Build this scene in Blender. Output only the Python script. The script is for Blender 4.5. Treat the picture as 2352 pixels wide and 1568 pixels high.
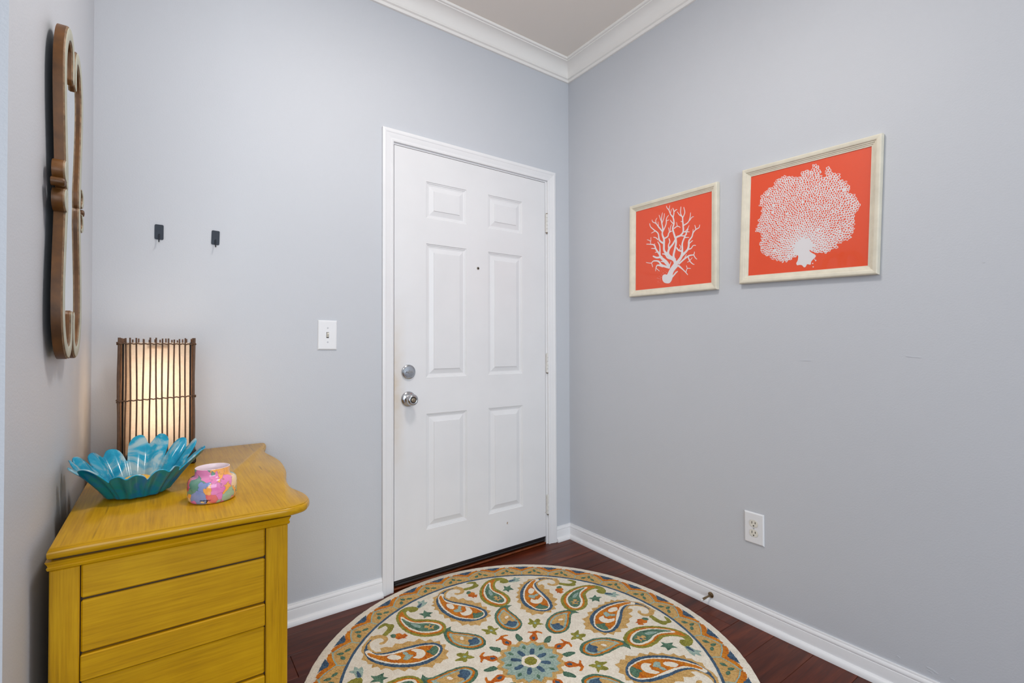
import bpy, math, random
from mathutils import Vector, Matrix

# ------------------------------------------------------------------ clear
for o in list(bpy.data.objects):
    bpy.data.objects.remove(o, do_unlink=True)
scene = bpy.context.scene
COL = scene.collection
random.seed(7)

# ------------------------------------------------------------------ camera
cam_d = bpy.data.cameras.new('camera')
cam_d.sensor_width = 36.0
cam_d.lens = 16.956
cam_d.shift_y = -0.0008
cam_d.clip_start = 0.02
cam = bpy.data.objects.new('camera', cam_d)
COL.objects.link(cam)
def set_camera(pos, yaw, pitch, roll):
    cy, sy, cp, sp = math.cos(yaw), math.sin(yaw), math.cos(pitch), math.sin(pitch)
    f = Vector((-sy * cp, cy * cp, sp)); r = Vector((cy, sy, 0)); u = r.cross(f)
    cr, sr = math.cos(roll), math.sin(roll)
    r, u = cr * r + sr * u, -sr * r + cr * u
    m = Matrix((r, u, -f)).transposed().to_4x4()
    m.translation = pos
    cam.matrix_world = m
set_camera((-1.9608, -2.1438, 1.1301), -0.6227, 0.0125, -0.0028)
scene.camera = cam

# ------------------------------------------------------------------ exposure, world, large lights
vs = scene.view_settings
vs.view_transform = 'Standard'
vs.look = 'None'
vs.gamma = 1.0
vs.use_curve_mapping = False
vs.exposure = -0.10

world = bpy.data.worlds.new('world')
scene.world = world
world.use_nodes = True
bg = world.node_tree.nodes['Background']
bg.inputs['Color'].default_value = (0.80, 0.90, 1.0, 1)
bg.inputs['Strength'].default_value = 0.25

def area_light(name, loc, target, sx, sy, power, color, shape='RECTANGLE'):
    d = bpy.data.lights.new(name, 'AREA')
    d.shape = shape; d.size = sx; d.size_y = sy
    d.energy = power; d.color = color
    o = bpy.data.objects.new(name, d)
    COL.objects.link(o)
    o.location = loc
    v = Vector(target) - Vector(loc)
    o.rotation_euler = v.to_track_quat('-Z', 'Y').to_euler()
    return o
# flush ceiling lamp of the entry (above the frame) and daylight of the room behind the camera
area_light('ceiling_lamp_light', (-1.28, -1.20, 2.74), (-1.28, -1.20, 0), 0.34, 0.34, 16, (1.0, 0.95, 0.90), 'DISK')
dome = bpy.data.lights.new('ceiling_lamp_dome', 'POINT'); dome.energy = 6.5; dome.color = (1.0, 0.95, 0.90); dome.shadow_soft_size = .13
dome_o = bpy.data.objects.new('ceiling_lamp_dome', dome); COL.objects.link(dome_o); dome_o.location = (-1.28, -1.20, 2.52)
area_light('room_window_light', (-2.2, -5.3, 1.55), (-1.3, 0, 1.35), 3.2, 2.2, 110, (0.80, 0.91, 1.0))
area_light('room_fill_light', (-2.6, -3.4, 2.74), (-2.6, -3.4, 0), 0.5, 0.5, 9, (1.0, 0.96, 0.92), 'DISK')  # added fill light behind the camera, no fixture known there

# ------------------------------------------------------------------ helpers
def tag(o, label=None, cat=None, group=None, kind=None):
    if label: o['label'] = label
    if cat: o['category'] = cat
    if group: o['group'] = group
    if kind: o['kind'] = kind
    return o
def empty(name, loc=(0, 0, 0), rot=(0, 0, 0), parent=None):
    o = bpy.data.objects.new(name, None)
    o.empty_display_size = 0.05
    COL.objects.link(o)
    o.location = loc; o.rotation_euler = rot
    if parent: o.parent = parent
    return o
class MB:
    """collects geometry for one mesh object"""
    def __init__(s): s.v = []; s.f = []; s.m = []
    def add(s, verts, faces, mi=0):
        n = len(s.v); s.v += [tuple(x) for x in verts]
        for f in faces: s.f.append(tuple(i + n for i in f)); s.m.append(mi)
        return s
    def box(s, a, b, mi=0, ch=0.0):
        x0, x1 = sorted((a[0], b[0])); y0, y1 = sorted((a[1], b[1])); z0, z1 = sorted((a[2], b[2]))
        if ch <= 0:
            s.add([(x0,y0,z0),(x1,y0,z0),(x1,y1,z0),(x0,y1,z0),(x0,y0,z1),(x1,y0,z1),(x1,y1,z1),(x0,y1,z1)],
                  [(0,3,2,1),(4,5,6,7),(0,1,5,4),(1,2,6,5),(2,3,7,6),(3,0,4,7)], mi)
        else:   # chamfered box: 24 vertices
            c = min(ch, (x1-x0)*.49, (y1-y0)*.49, (z1-z0)*.49)
            V = []; idx = {}
            for ix, X in enumerate((x0, x1)):
                for iy, Y in enumerate((y0, y1)):
                    for iz, Z in enumerate((z0, z1)):
                        sx, sy, sz = (c, -c)[ix], (c, -c)[iy], (c, -c)[iz]
                        for ax in range(3):
                            idx[(ix,iy,iz,ax)] = len(V)
                            V.append((X + (0 if ax == 0 else sx), Y + (0 if ax == 1 else sy), Z + (0 if ax == 2 else sz)))
            F = []
            g = lambda *k: idx[k]
            for i in (0, 1):
                q = [g(i,0,0,0), g(i,1,0,0), g(i,1,1,0), g(i,0,1,0)]; F.append(q if i else q[::-1])
                q = [g(0,i,0,1), g(0,i,1,1), g(1,i,1,1), g(1,i,0,1)]; F.append(q if i else q[::-1])
                q = [g(0,0,i,2), g(1,0,i,2), g(1,1,i,2), g(0,1,i,2)]; F.append(q if i else q[::-1])
            for i in (0, 1):
                for j in (0, 1):
                    F.append([g(i,j,0,0), g(i,j,1,0), g(i,j,1,1), g(i,j,0,1)])
                    F.append([g(i,0,j,0), g(i,1,j,0), g(i,1,j,2), g(i,0,j,2)])
                    F.append([g(0,i,j,1), g(1,i,j,1), g(1,i,j,2), g(0,i,j,2)])
                    for k in (0, 1): F.append([g(i,j,k,0), g(i,j,k,1), g(i,j,k,2)])
            s.add(V, F, mi)
        return s
    def lathe(s, prof, n=32, mi=0, M=None, cap0=True, cap1=True):
        V = []; F = []
        for (r, z) in prof:
            for k in range(n):
                a = 2 * math.pi * k / n
                V.append(Vector((r * math.cos(a), r * math.sin(a), z)))
        for i in range(len(prof) - 1):
            for k in range(n):
                F.append((i*n+k, i*n+(k+1) % n, (i+1)*n+(k+1) % n, (i+1)*n+k))
        if cap0: F.append(tuple(range(n))[::-1])
        if cap1: F.append(tuple((len(prof)-1)*n + k for k in range(n)))
        if M is not None: V = [M @ v for v in V]
        return s.add(V, F, mi)
    def tube(s, pts, rad, n=8, mi=0, cap=True):
        pts = [Vector(p) for p in pts]
        if not hasattr(rad, '__len__'): rad = [rad] * len(pts)
        V = []; F = []; ref = None
        for i, p in enumerate(pts):
            d = (pts[min(i+1, len(pts)-1)] - pts[max(i-1, 0)]).normalized()
            if ref is None:
                ref = d.orthogonal().normalized()
            ref = (ref - d * ref.dot(d)).normalized()
            b = d.cross(ref)
            for k in range(n):
                a = 2 * math.pi * k / n
                V.append(p + (ref * math.cos(a) + b * math.sin(a)) * rad[i])
        for i in range(len(pts) - 1):
            for k in range(n):
                F.append((i*n+k, i*n+(k+1) % n, (i+1)*n+(k+1) % n, (i+1)*n+k))
        if cap:
            F.append(tuple(range(n))[::-1]); F.append(tuple((len(pts)-1)*n + k for k in range(n)))
        return s.add(V, F, mi)
    def prism(s, poly, z0, z1, mi_top=0, mi_side=0, bottom=False, T=None):
        """polygon (x,y) list, counter-clockwise, from z0 up to z1; T maps (x,y,z)->xyz"""
        if area2(poly) < 0: poly = poly[::-1]
        n = len(poly); T = T or (lambda x, y, z: (x, y, z))
        top = [T(x, y, z1) for x, y in poly]; bot = [T(x, y, z0) for x, y in poly]
        s.add(top, [tuple(range(n))], mi_top)
        s.add(bot + top, [(i, (i+1) % n, n + (i+1) % n, n + i) for i in range(n)], mi_side)
        if bottom: s.add(bot, [tuple(range(n))[::-1]], mi_side)
        return s
    def build(s, name, mats, parent=None, loc=(0, 0, 0), rot=(0, 0, 0), smooth=False, auto=None):
        me = bpy.data.meshes.new(name)
        me.from_pydata(s.v, [], s.f)
        if not isinstance(mats, (list, tuple)): mats = [mats]
        for m in mats: me.materials.append(m)
        me.polygons.foreach_set('material_index', s.m)
        me.validate(); me.update()
        if smooth or auto:
            me.polygons.foreach_set('use_smooth', [True] * len(me.polygons))
        if auto:
            me.set_sharp_from_angle(angle=math.radians(auto))
        o = bpy.data.objects.new(name, me)
        COL.objects.link(o)
        o.location = loc; o.rotation_euler = rot
        if parent: o.parent = parent
        return o
def area2(p):
    return sum(p[i][0]*p[(i+1) % len(p)][1] - p[(i+1) % len(p)][0]*p[i][1] for i in range(len(p)))
def link_copy(o, parent=None, loc=None, rot=None):
    c = o.copy(); COL.objects.link(c)
    if parent is not None: c.parent = parent
    if loc is not None: c.location = loc
    if rot is not None: c.rotation_euler = rot
    return c
def catmull(pts, sub=4, closed=True):
    n = len(pts); out = []
    rng = range(n) if closed else range(n - 1)
    for i in rng:
        g = (lambda k: pts[k % n]) if closed else (lambda k: pts[max(0, min(n-1, k))])
        p0, p1, p2, p3 = (Vector(g(i + d)) for d in (-1, 0, 1, 2))
        for k in range(sub):
            t = k / sub
            out.append(tuple(.5 * ((2*p1) + (p2-p0)*t + (2*p0-5*p1+4*p2-p3)*t*t + (3*p1-p0-3*p2+p3)*t**3)))
    if not closed: out.append(tuple(pts[-1]))
    return out
def ribbon2d(pts, widths):
    """outline of a tapering stroke through 2-D points, rounded ends"""
    L = []; R = []
    n = len(pts)
    for i in range(n):
        a = Vector(pts[max(i-1, 0)][:2]); b = Vector(pts[min(i+1, n-1)][:2])
        d = (b - a); d = d.normalized() if d.length > 0 else Vector((1, 0))
        nn = Vector((-d.y, d.x)); p = Vector(pts[i][:2]); w = widths[i] / 2
        L.append(p + nn*w); R.append(p - nn*w)
    d = (Vector(pts[-1][:2]) - Vector(pts[-2][:2])).normalized(); tip = Vector(pts[-1][:2]) + d*widths[-1]*.5
    d0 = (Vector(pts[0][:2]) - Vector(pts[1][:2])).normalized(); tip0 = Vector(pts[0][:2]) + d0*widths[0]*.4
    return [tuple(v) for v in ([tip0] + R + [tip] + L[::-1])]

# ------------------------------------------------------------------ materials
def srgb(r, g, b):
    f = lambda c: (c/255/12.92) if c/255 <= .04045 else ((c/255+.055)/1.055)**2.4
    return (f(r), f(g), f(b), 1)
class NT:
    def __init__(s, name):
        s.m = bpy.data.materials.new(name); s.m.use_nodes = True
        s.t = s.m.node_tree; s.N = s.t.nodes; s.L = s.t.links
        s.p = s.N['Principled BSDF']; s.out = s.N['Material Output']
        s.tc = s.N.new('ShaderNodeTexCoord')
    def n(s, typ, **kw):
        x = s.N.new(typ)
        for k, v in kw.items():
            if k.startswith('i_'): x.inputs[k[2:].replace('_', ' ')].default_value = v
            else: setattr(x, k, v)
        return x
    def l(s, a, b): s.L.new(a, b)
    def coords(s, scale=(1, 1, 1), space='Object'):
        mp = s.n('ShaderNodeMapping'); mp.inputs['Scale'].default_value = scale
        s.l(s.tc.outputs[space], mp.inputs['Vector']); return mp.outputs['Vector']
    def noise(s, vec, scale, detail=3, rough=.55, dist=0):
        x = s.n('ShaderNodeTexNoise'); x.inputs['Scale'].default_value = scale
        x.inputs['Detail'].default_value = detail; x.inputs['Roughness'].default_value = rough
        x.inputs['Distortion'].default_value = dist
        if vec is not None: s.l(vec, x.inputs['Vector'])
        return x.outputs['Fac']
    def ramp(s, fac, stops, interp='LINEAR'):
        r = s.n('ShaderNodeValToRGB'); cr = r.color_ramp; cr.interpolation = interp
        while len(cr.elements) > len(stops): cr.elements.remove(cr.elements[-1])
        while len(cr.elements) < len(stops): cr.elements.new(.5)
        for e, (pos, c) in zip(cr.elements, stops):
            e.position = pos; e.color = c if hasattr(c, '__len__') else (c, c, c, 1)
        s.l(fac, r.inputs['Fac']); return r.outputs['Color']
    def mix(s, fac, a, b, mode='MIX'):
        x = s.n('ShaderNodeMix', data_type='RGBA', blend_type=mode)
        for sock, v in ((x.inputs[0], fac), (x.inputs[6], a), (x.inputs[7], b)):
            if hasattr(v, 'is_linked') or hasattr(v, 'links'): s.l(v, sock)
            else: sock.default_value = v
        return x.outputs[2]
    def math(s, op, a, b=0.0, c=None):
        x = s.n('ShaderNodeMath', operation=op)
        for sock, v in zip(x.inputs, (a, b, c)):
            if v is None: continue
            if hasattr(v, 'links'): s.l(v, sock)
            else: sock.default_value = v
        return x.outputs[0]
    def bump(s, h, strength=.2, dist=.001):
        b = s.n('ShaderNodeBump'); b.inputs['Strength'].default_value = strength; b.inputs['Distance'].default_value = dist
        s.l(h, b.inputs['Height']); s.l(b.outputs['Normal'], s.p.inputs['Normal']); return b
    def base(s, c):
        if hasattr(c, 'links'): s.l(c, s.p.inputs['Base Color'])
        else: s.p.inputs['Base Color'].default_value = c
    def set(s, **kw):
        for k, v in kw.items(): s.p.inputs[k.replace('_', ' ')].default_value = v
        return s
def paint(name, col, rough=.5, var=.04, nscale=6, bump=.0, bscale=200, bdist=.0006, metallic=0, spec=.5):
    t = NT(name); v = t.coords()
    lo = tuple(c*(1-var) for c in col[:3]) + (1,); hi = tuple(min(1, c*(1+var)) for c in col[:3]) + (1,)
    t.base(t.ramp(t.noise(v, nscale, 4), [(.3, lo), (.7, hi)]))
    t.set(Roughness=rough, Metallic=metallic, Specular_IOR_Level=spec)
    if bump: t.bump(t.noise(v, bscale, 3, .6), bump, bdist)
    return t.m
WALL = srgb(202, 205, 211)
M = {}
M['wall'] = paint('wall_paint', WALL, .55, .012, 2.0, .35, 190, .0012)
M['ceiling'] = paint('ceiling_paint', srgb(240, 232, 224), .8, .01, 3, .1, 160, .001)
M['trim'] = paint('trim_paint', srgb(236, 236, 238), .33, .012, 9, .04, 60, .001)
M['crown'] = paint('crown_paint', srgb(248, 245, 241), .45, .01, 9, .03, 60, .001)
M['black'] = paint('black_rubber', srgb(26, 24, 26), .45, .15, 30)
M['gap'] = paint('dark_gap', srgb(20, 18, 16), .9, .1, 20)
M['plate'] = paint('plate_plastic', srgb(236, 237, 240), .28, .005, 10)
M['almond'] = paint('almond_plastic', srgb(232, 228, 217), .3, .01, 10)
M['slot'] = paint('slot_black', srgb(22, 20, 18), .6, .1, 10)
M['screw'] = paint('screw_paint', srgb(190, 190, 194), .35, .03, 50, 0, 200, .0006, .3)
M['hook'] = paint('hook_metal', srgb(44, 48, 56), .42, .08, 80, .05, 400, .0004, .55)
M['steel'] = paint('satin_chrome', srgb(190, 192, 196), .2, .04, 60, 0, 200, .0006, 1.0)
M['brass_key'] = paint('nickel_key', srgb(165, 150, 130), .3, .1, 80, 0, 200, .0006, 1.0)
M['stop_metal'] = paint('aged_brass', srgb(132, 112, 84), .32, .15, 90, 0, 200, .0006, .9)
M['stop_tip'] = paint('stop_rubber', srgb(214, 210, 208), .5, .02, 30)
M['hinge'] = paint('hinge_paint', srgb(228, 226, 222), .4, .05, 70)
M['hinge_worn'] = paint('hinge_worn_metal', srgb(140, 128, 112), .4, .25, 90, 0, 200, .0006, .6)

# door paint: faint hand grime by the lock side, a few rusty chips near the foot
t = NT('door_paint'); v = t.coords(); xyz = t.n('ShaderNodeSeparateXYZ'); t.l(t.tc.outputs['Object'], xyz.inputs[0])
base = t.ramp(t.noise(v, 3, 4), [(.3, srgb(229, 229, 231)), (.7, srgb(235, 235, 237))])
edge = t.math('SUBTRACT', 1, t.math('MINIMUM', t.math('MULTIPLY', xyz.outputs['X'], 16), 1))
band = t.math('SUBTRACT', 1, t.math('MINIMUM', t.math('ABSOLUTE', t.math('MULTIPLY', t.math('SUBTRACT', xyz.outputs['Z'], .92), 2.2)), 1))
grime = t.math('MULTIPLY', t.math('MULTIPLY', edge, band), t.math('MULTIPLY', t.noise(v, 14, 4), 1.1))
col = t.mix(grime, base, srgb(206, 180, 140))
low = t.math('LESS_THAN', xyz.outputs['Z'], .2)
chip = t.math('GREATER_THAN', t.noise(t.coords((60, 60, 26)), 1.0, 2, .5), .745)
col = t.mix(t.math('MULTIPLY', low, chip), col, srgb(150, 116, 78))
t.base(col); t.set(Roughness=.32); t.bump(t.noise(v, 150, 2), .05, .0006); M['door'] = t.m

# floor planks: dark cherry
t = NT('cherry_plank'); oi = t.n('ShaderNodeObjectInfo')
add = t.n('ShaderNodeVectorMath', operation='ADD'); sc = t.n('ShaderNodeVectorMath', operation='SCALE')
cmb = t.n('ShaderNodeCombineXYZ')
for k in range(3): t.l(oi.outputs['Random'], cmb.inputs[k])
t.l(cmb.outputs[0], sc.inputs[0]); sc.inputs['Scale'].default_value = 37.0
t.l(t.coords((1.2, 15, 15)), add.inputs[0]); t.l(sc.outputs[0], add.inputs[1])
g1 = t.noise(add.outputs[0], 2.2, 6, .62, .6)
g2 = t.noise(t.coords((9, 240, 60)), 1.0, 3, .6, .3)
g = t.math('ADD', t.math('MULTIPLY', g1, .8), t.math('MULTIPLY', g2, .22))
c1 = t.ramp(g, [(.30, srgb(50, 18, 8)), (.50, srgb(84, 33, 15)), (.72, srgb(116, 53, 26))])
tint = t.ramp(oi.outputs['Random'], [(0, (.78, .78, .78, 1)), (1, (1.12, 1.08, 1.05, 1))])
t.base(t.mix(1.0, c1, tint, 'MULTIPLY')); t.set(Roughness=.40, Specular_IOR_Level=.32); t.bump(g, .12, .0006); M['plank'] = t.m
M['threshold'] = paint('threshold_wood', srgb(112, 52, 18), .32, .3, 30, .1, 90)
M['subfloor'] = paint('floor_base', srgb(46, 20, 15), .6, .1, 10)

# mustard chest: brushed glaze streaks along the grain
def mustard(name, ax):
    t = NT(name)
    s = {'x': (2.2, 46, 46), 'y': (46, 2.2, 46), 'z': (46, 46, 2.2)}[ax]
    s2 = {'x': (9, 260, 260), 'y': (260, 9, 260), 'z': (260, 260, 9)}[ax]
    a = t.noise(t.coords(s), 1.0, 5, .6, .4); b = t.noise(t.coords(s2), 1.0, 3, .6); c = t.noise(t.coords(), 7, 4)
    g = t.math('ADD', t.math('MULTIPLY', a, .24), t.math('ADD', t.math('MULTIPLY', b, .46), t.math('MULTIPLY', c, .30)))
    col = t.ramp(g, [(.30, srgb(156, 111, 5)), (.48, srgb(188, 139, 8)), (.66, srgb(208, 159, 17))])
    knot = t.ramp(t.noise(t.coords(tuple(k * 1.6 for k in s)), 1.0, 2, .5), [(.70, (0, 0, 0, 1)), (.78, (1, 1, 1, 1))])
    t.base(t.mix(t.math('MULTIPLY', knot, .45), col, srgb(92, 62, 12))); t.set(Roughness=.26, Specular_IOR_Level=.36)
    t.bump(b, .12, .0006); return t.m
M['mus_x'] = mustard('mustard_paint_crosswise', 'x')
M['mus_y'] = mustard('mustard_paint_lengthwise', 'y')
M['mus_z'] = mustard('mustard_paint_upright', 'z')
M['glaze'] = paint('dark_glaze', srgb(52, 34, 10), .6, .3, 40)

# mirror frame
M['frame_cream'] = paint('worn_cream_paint', srgb(180, 180, 162), .5, .10, 40, .15, 120)
M['frame_edge'] = paint('rubbed_gilt_edge', srgb(132, 106, 80), .5, .4, 70, .15, 150, .0006, .15)
M['frame_side'] = paint('bronze_gilt_side', srgb(100, 62, 22), .42, .4, 22, .2, 150, .0006, .1)
t = NT('mirror_glass'); t.base((.86, .89, .90, 1)); t.set(Metallic=1.0, Roughness=.02); M['mirror'] = t.m

# picture
M['pic_frame'] = paint('cream_frame_paint', srgb(226, 219, 200), .45, .07, 24, .12, 120)
M['coral_orange'] = paint('print_coral_orange', srgb(240, 78, 26), .5, .015, 4)
M['print_white'] = paint('print_white', srgb(236, 232, 234), .5, .01, 10)
t = NT('picture_glass')
tr = t.n('ShaderNodeBsdfTransparent'); gl = t.n('ShaderNodeBsdfGlossy'); gl.inputs['Roughness'].default_value = .03
lw = t.n('ShaderNodeLayerWeight'); lw.inputs['Blend'].default_value = .5; mx = t.n('ShaderNodeMixShader')
t.l(t.math('ADD', t.math('MULTIPLY', t.math('POWER', lw.outputs['Facing'], 5), .9), .022), mx.inputs[0]); t.l(tr.outputs[0], mx.inputs[1]); t.l(gl.outputs[0], mx.inputs[2]); t.l(mx.outputs[0], t.out.inputs['Surface'])
M['glass'] = t.m

# lamp
M['bamboo'] = paint('dark_rattan', srgb(96, 66, 44), .5, .25, 60, .2, 200)
M['lamp_black'] = paint('lamp_black', srgb(24, 22, 22), .4, .1, 30)
t = NT('linen_shade'); v = t.coords()
wv = t.math('ADD', t.math('MULTIPLY', t.noise(t.coords((900, 900, 60)), 1, 2), .5), t.math('MULTIPLY', t.noise(t.coords((60, 60, 900)), 1, 2), .5))
lc = t.ramp(wv, [(.3, srgb(222, 209, 195)), (.7, srgb(248, 241, 231))])
df = t.n('ShaderNodeBsdfDiffuse'); tl = t.n('ShaderNodeBsdfTranslucent'); mx = t.n('ShaderNodeMixShader'); mx.inputs[0].default_value = .82
t.l(lc, df.inputs['Color']); t.l(lc, tl.inputs['Color']); t.l(df.outputs[0], mx.inputs[1]); t.l(tl.outputs[0], mx.inputs[2]); t.l(mx.outputs[0], t.out.inputs['Surface'])
M['linen'] = t.m
M['bulb'] = NT('bulb_glass').m
M['bulb'].node_tree.nodes['Principled BSDF'].inputs['Emission Color'].default_value = (1, .78, .52, 1)
M['bulb'].node_tree.nodes['Principled BSDF'].inputs['Emission Strength'].default_value = 6.0

# bowl: painted glass
def bowl_mat(name, c0, c1, c2, trans):
    t = NT(name); v = t.coords()
    n = t.noise(v, 16, 4, .6, .8); col = t.ramp(n, [(.34, c0), (.50, c1), (.64, c2)])
    t.base(col); t.set(Roughness=.16, Coat_Weight=.4, Coat_Roughness=.05)
    tl = t.n('ShaderNodeBsdfTranslucent'); t.l(col, tl.inputs['Color'])
    mx = t.n('ShaderNodeMixShader'); mx.inputs[0].default_value = trans
    t.l(t.p.outputs[0], mx.inputs[1]); t.l(tl.outputs[0], mx.inputs[2]); t.l(mx.outputs[0], t.out.inputs['Surface'])
    return t.m
M['bowl_out'] = bowl_mat('teal_glass_outside', srgb(0, 116, 132), srgb(0, 138, 136), srgb(0, 116, 164), .28)
M['bowl_in'] = bowl_mat('turquoise_glass_inside', srgb(4, 160, 206), srgb(44, 192, 228), srgb(206, 232, 234), .4)
M['bowl_yellow'] = paint('yellow_glass_centre', srgb(250, 186, 10), .25, .05, 40)

# jar: alcohol-ink watercolour
t = NT('watercolour_jar'); v = t.coords()
nz = t.n('ShaderNodeTexNoise'); nz.inputs['Scale'].default_value = 40; nz.inputs['Detail'].default_value = 3; t.l(v, nz.inputs['Vector'])
sub = t.n('ShaderNodeVectorMath', operation='MULTIPLY_ADD'); sub.inputs[1].default_value = (.040, .040, .040); t.l(nz.outputs['Color'], sub.inputs[0]); t.l(v, sub.inputs[2])
vo = t.n('ShaderNodeTexVoronoi'); vo.inputs['Scale'].default_value = 40; t.l(sub.outputs[0], vo.inputs['Vector'])
ve = t.n('ShaderNodeTexVoronoi', feature='DISTANCE_TO_EDGE'); ve.inputs['Scale'].default_value = 40; t.l(sub.outputs[0], ve.inputs['Vector'])
sp = t.n('ShaderNodeSeparateColor'); t.l(vo.outputs['Color'], sp.inputs[0])
pal = t.ramp(sp.outputs[0], [(0, srgb(226, 92, 186)), (.12, srgb(250, 164, 14)), (.30, srgb(244, 206, 146)), (.48, srgb(24, 138, 116)),
    (.60, srgb(104, 136, 204)), (.70, srgb(226, 52, 70)), (.80, srgb(228, 110, 180)), (.90, srgb(140, 182, 150))], 'CONSTANT')
wash = t.mix(t.math('MULTIPLY', t.noise(v, 60, 3), .32), pal, srgb(246, 226, 214))
ln = t.ramp(ve.outputs['Distance'], [(0, (1, 1, 1, 1)), (.035, (0, 0, 0, 1))])
t.base(t.mix(t.math('MULTIPLY', ln, .45), wash, srgb(70, 60, 80))); t.set(Roughness=.08, Coat_Weight=.5, Coat_Roughness=.03)
M['jar'] = t.m
M['jar_in'] = paint('jar_milk_glass', srgb(246, 226, 232), .25, .01, 20)
M['ink'] = paint('ink_signature', srgb(14, 26, 30), .3, .1, 50)
M['wax'] = paint('candle_wax', srgb(246, 238, 230), .45, .02, 40)

# rug wools: mottled yarn colours, tufted relief
def wool(name, lo, hi, mid=.5):
    t = NT(name); v = t.coords()
    vo = t.n('ShaderNodeTexVoronoi'); vo.inputs['Scale'].default_value = 300; t.l(v, vo.inputs['Vector'])
    sp = t.n('ShaderNodeSeparateColor'); t.l(vo.outputs['Color'], sp.inputs[0])
    big = t.noise(v, 38, 5, .7, .6); fine = t.noise(v, 240, 3, .6)
    f = t.math('ADD', t.math('MULTIPLY', sp.outputs[0], .22), t.math('ADD', t.math('MULTIPLY', big, .62), t.math('MULTIPLY', fine, .16)))
    t.base(t.ramp(f, [(.34, lo), (.66, hi)])); t.set(Roughness=.95, Specular_IOR_Level=.1, Sheen_Weight=.12)
    hgt = t.math('ADD', t.math('MULTIPLY', vo.outputs['Distance'], -1.0), t.math('MULTIPLY', fine, .8))
    t.bump(hgt, .5, .003)
    return t.m
W = {'ivory': wool('wool_ivory', srgb(228, 216, 196), srgb(250, 242, 226)), 'gold': wool('wool_gold', srgb(182, 138, 72), srgb(222, 182, 116)),
     'orange': wool('wool_orange', srgb(172, 70, 2), srgb(224, 144, 14)), 'red': wool('wool_rust', srgb(170, 62, 4), srgb(222, 130, 18)),
     'blue': wool('wool_blue', srgb(34, 56, 82), srgb(82, 112, 136)), 'green': wool('wool_green', srgb(44, 82, 66), srgb(106, 142, 114)),
     'sage': wool('wool_sage', srgb(122, 150, 138), srgb(178, 196, 184)), 'olive': wool('wool_olive', srgb(108, 106, 26), srgb(164, 158, 66))}
WN = ['ivory', 'gold', 'orange', 'red', 'blue', 'green', 'sage', 'olive']
WM = [W[k] for k in WN]; WI = {k: i for i, k in enumerate(WN)}
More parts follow.
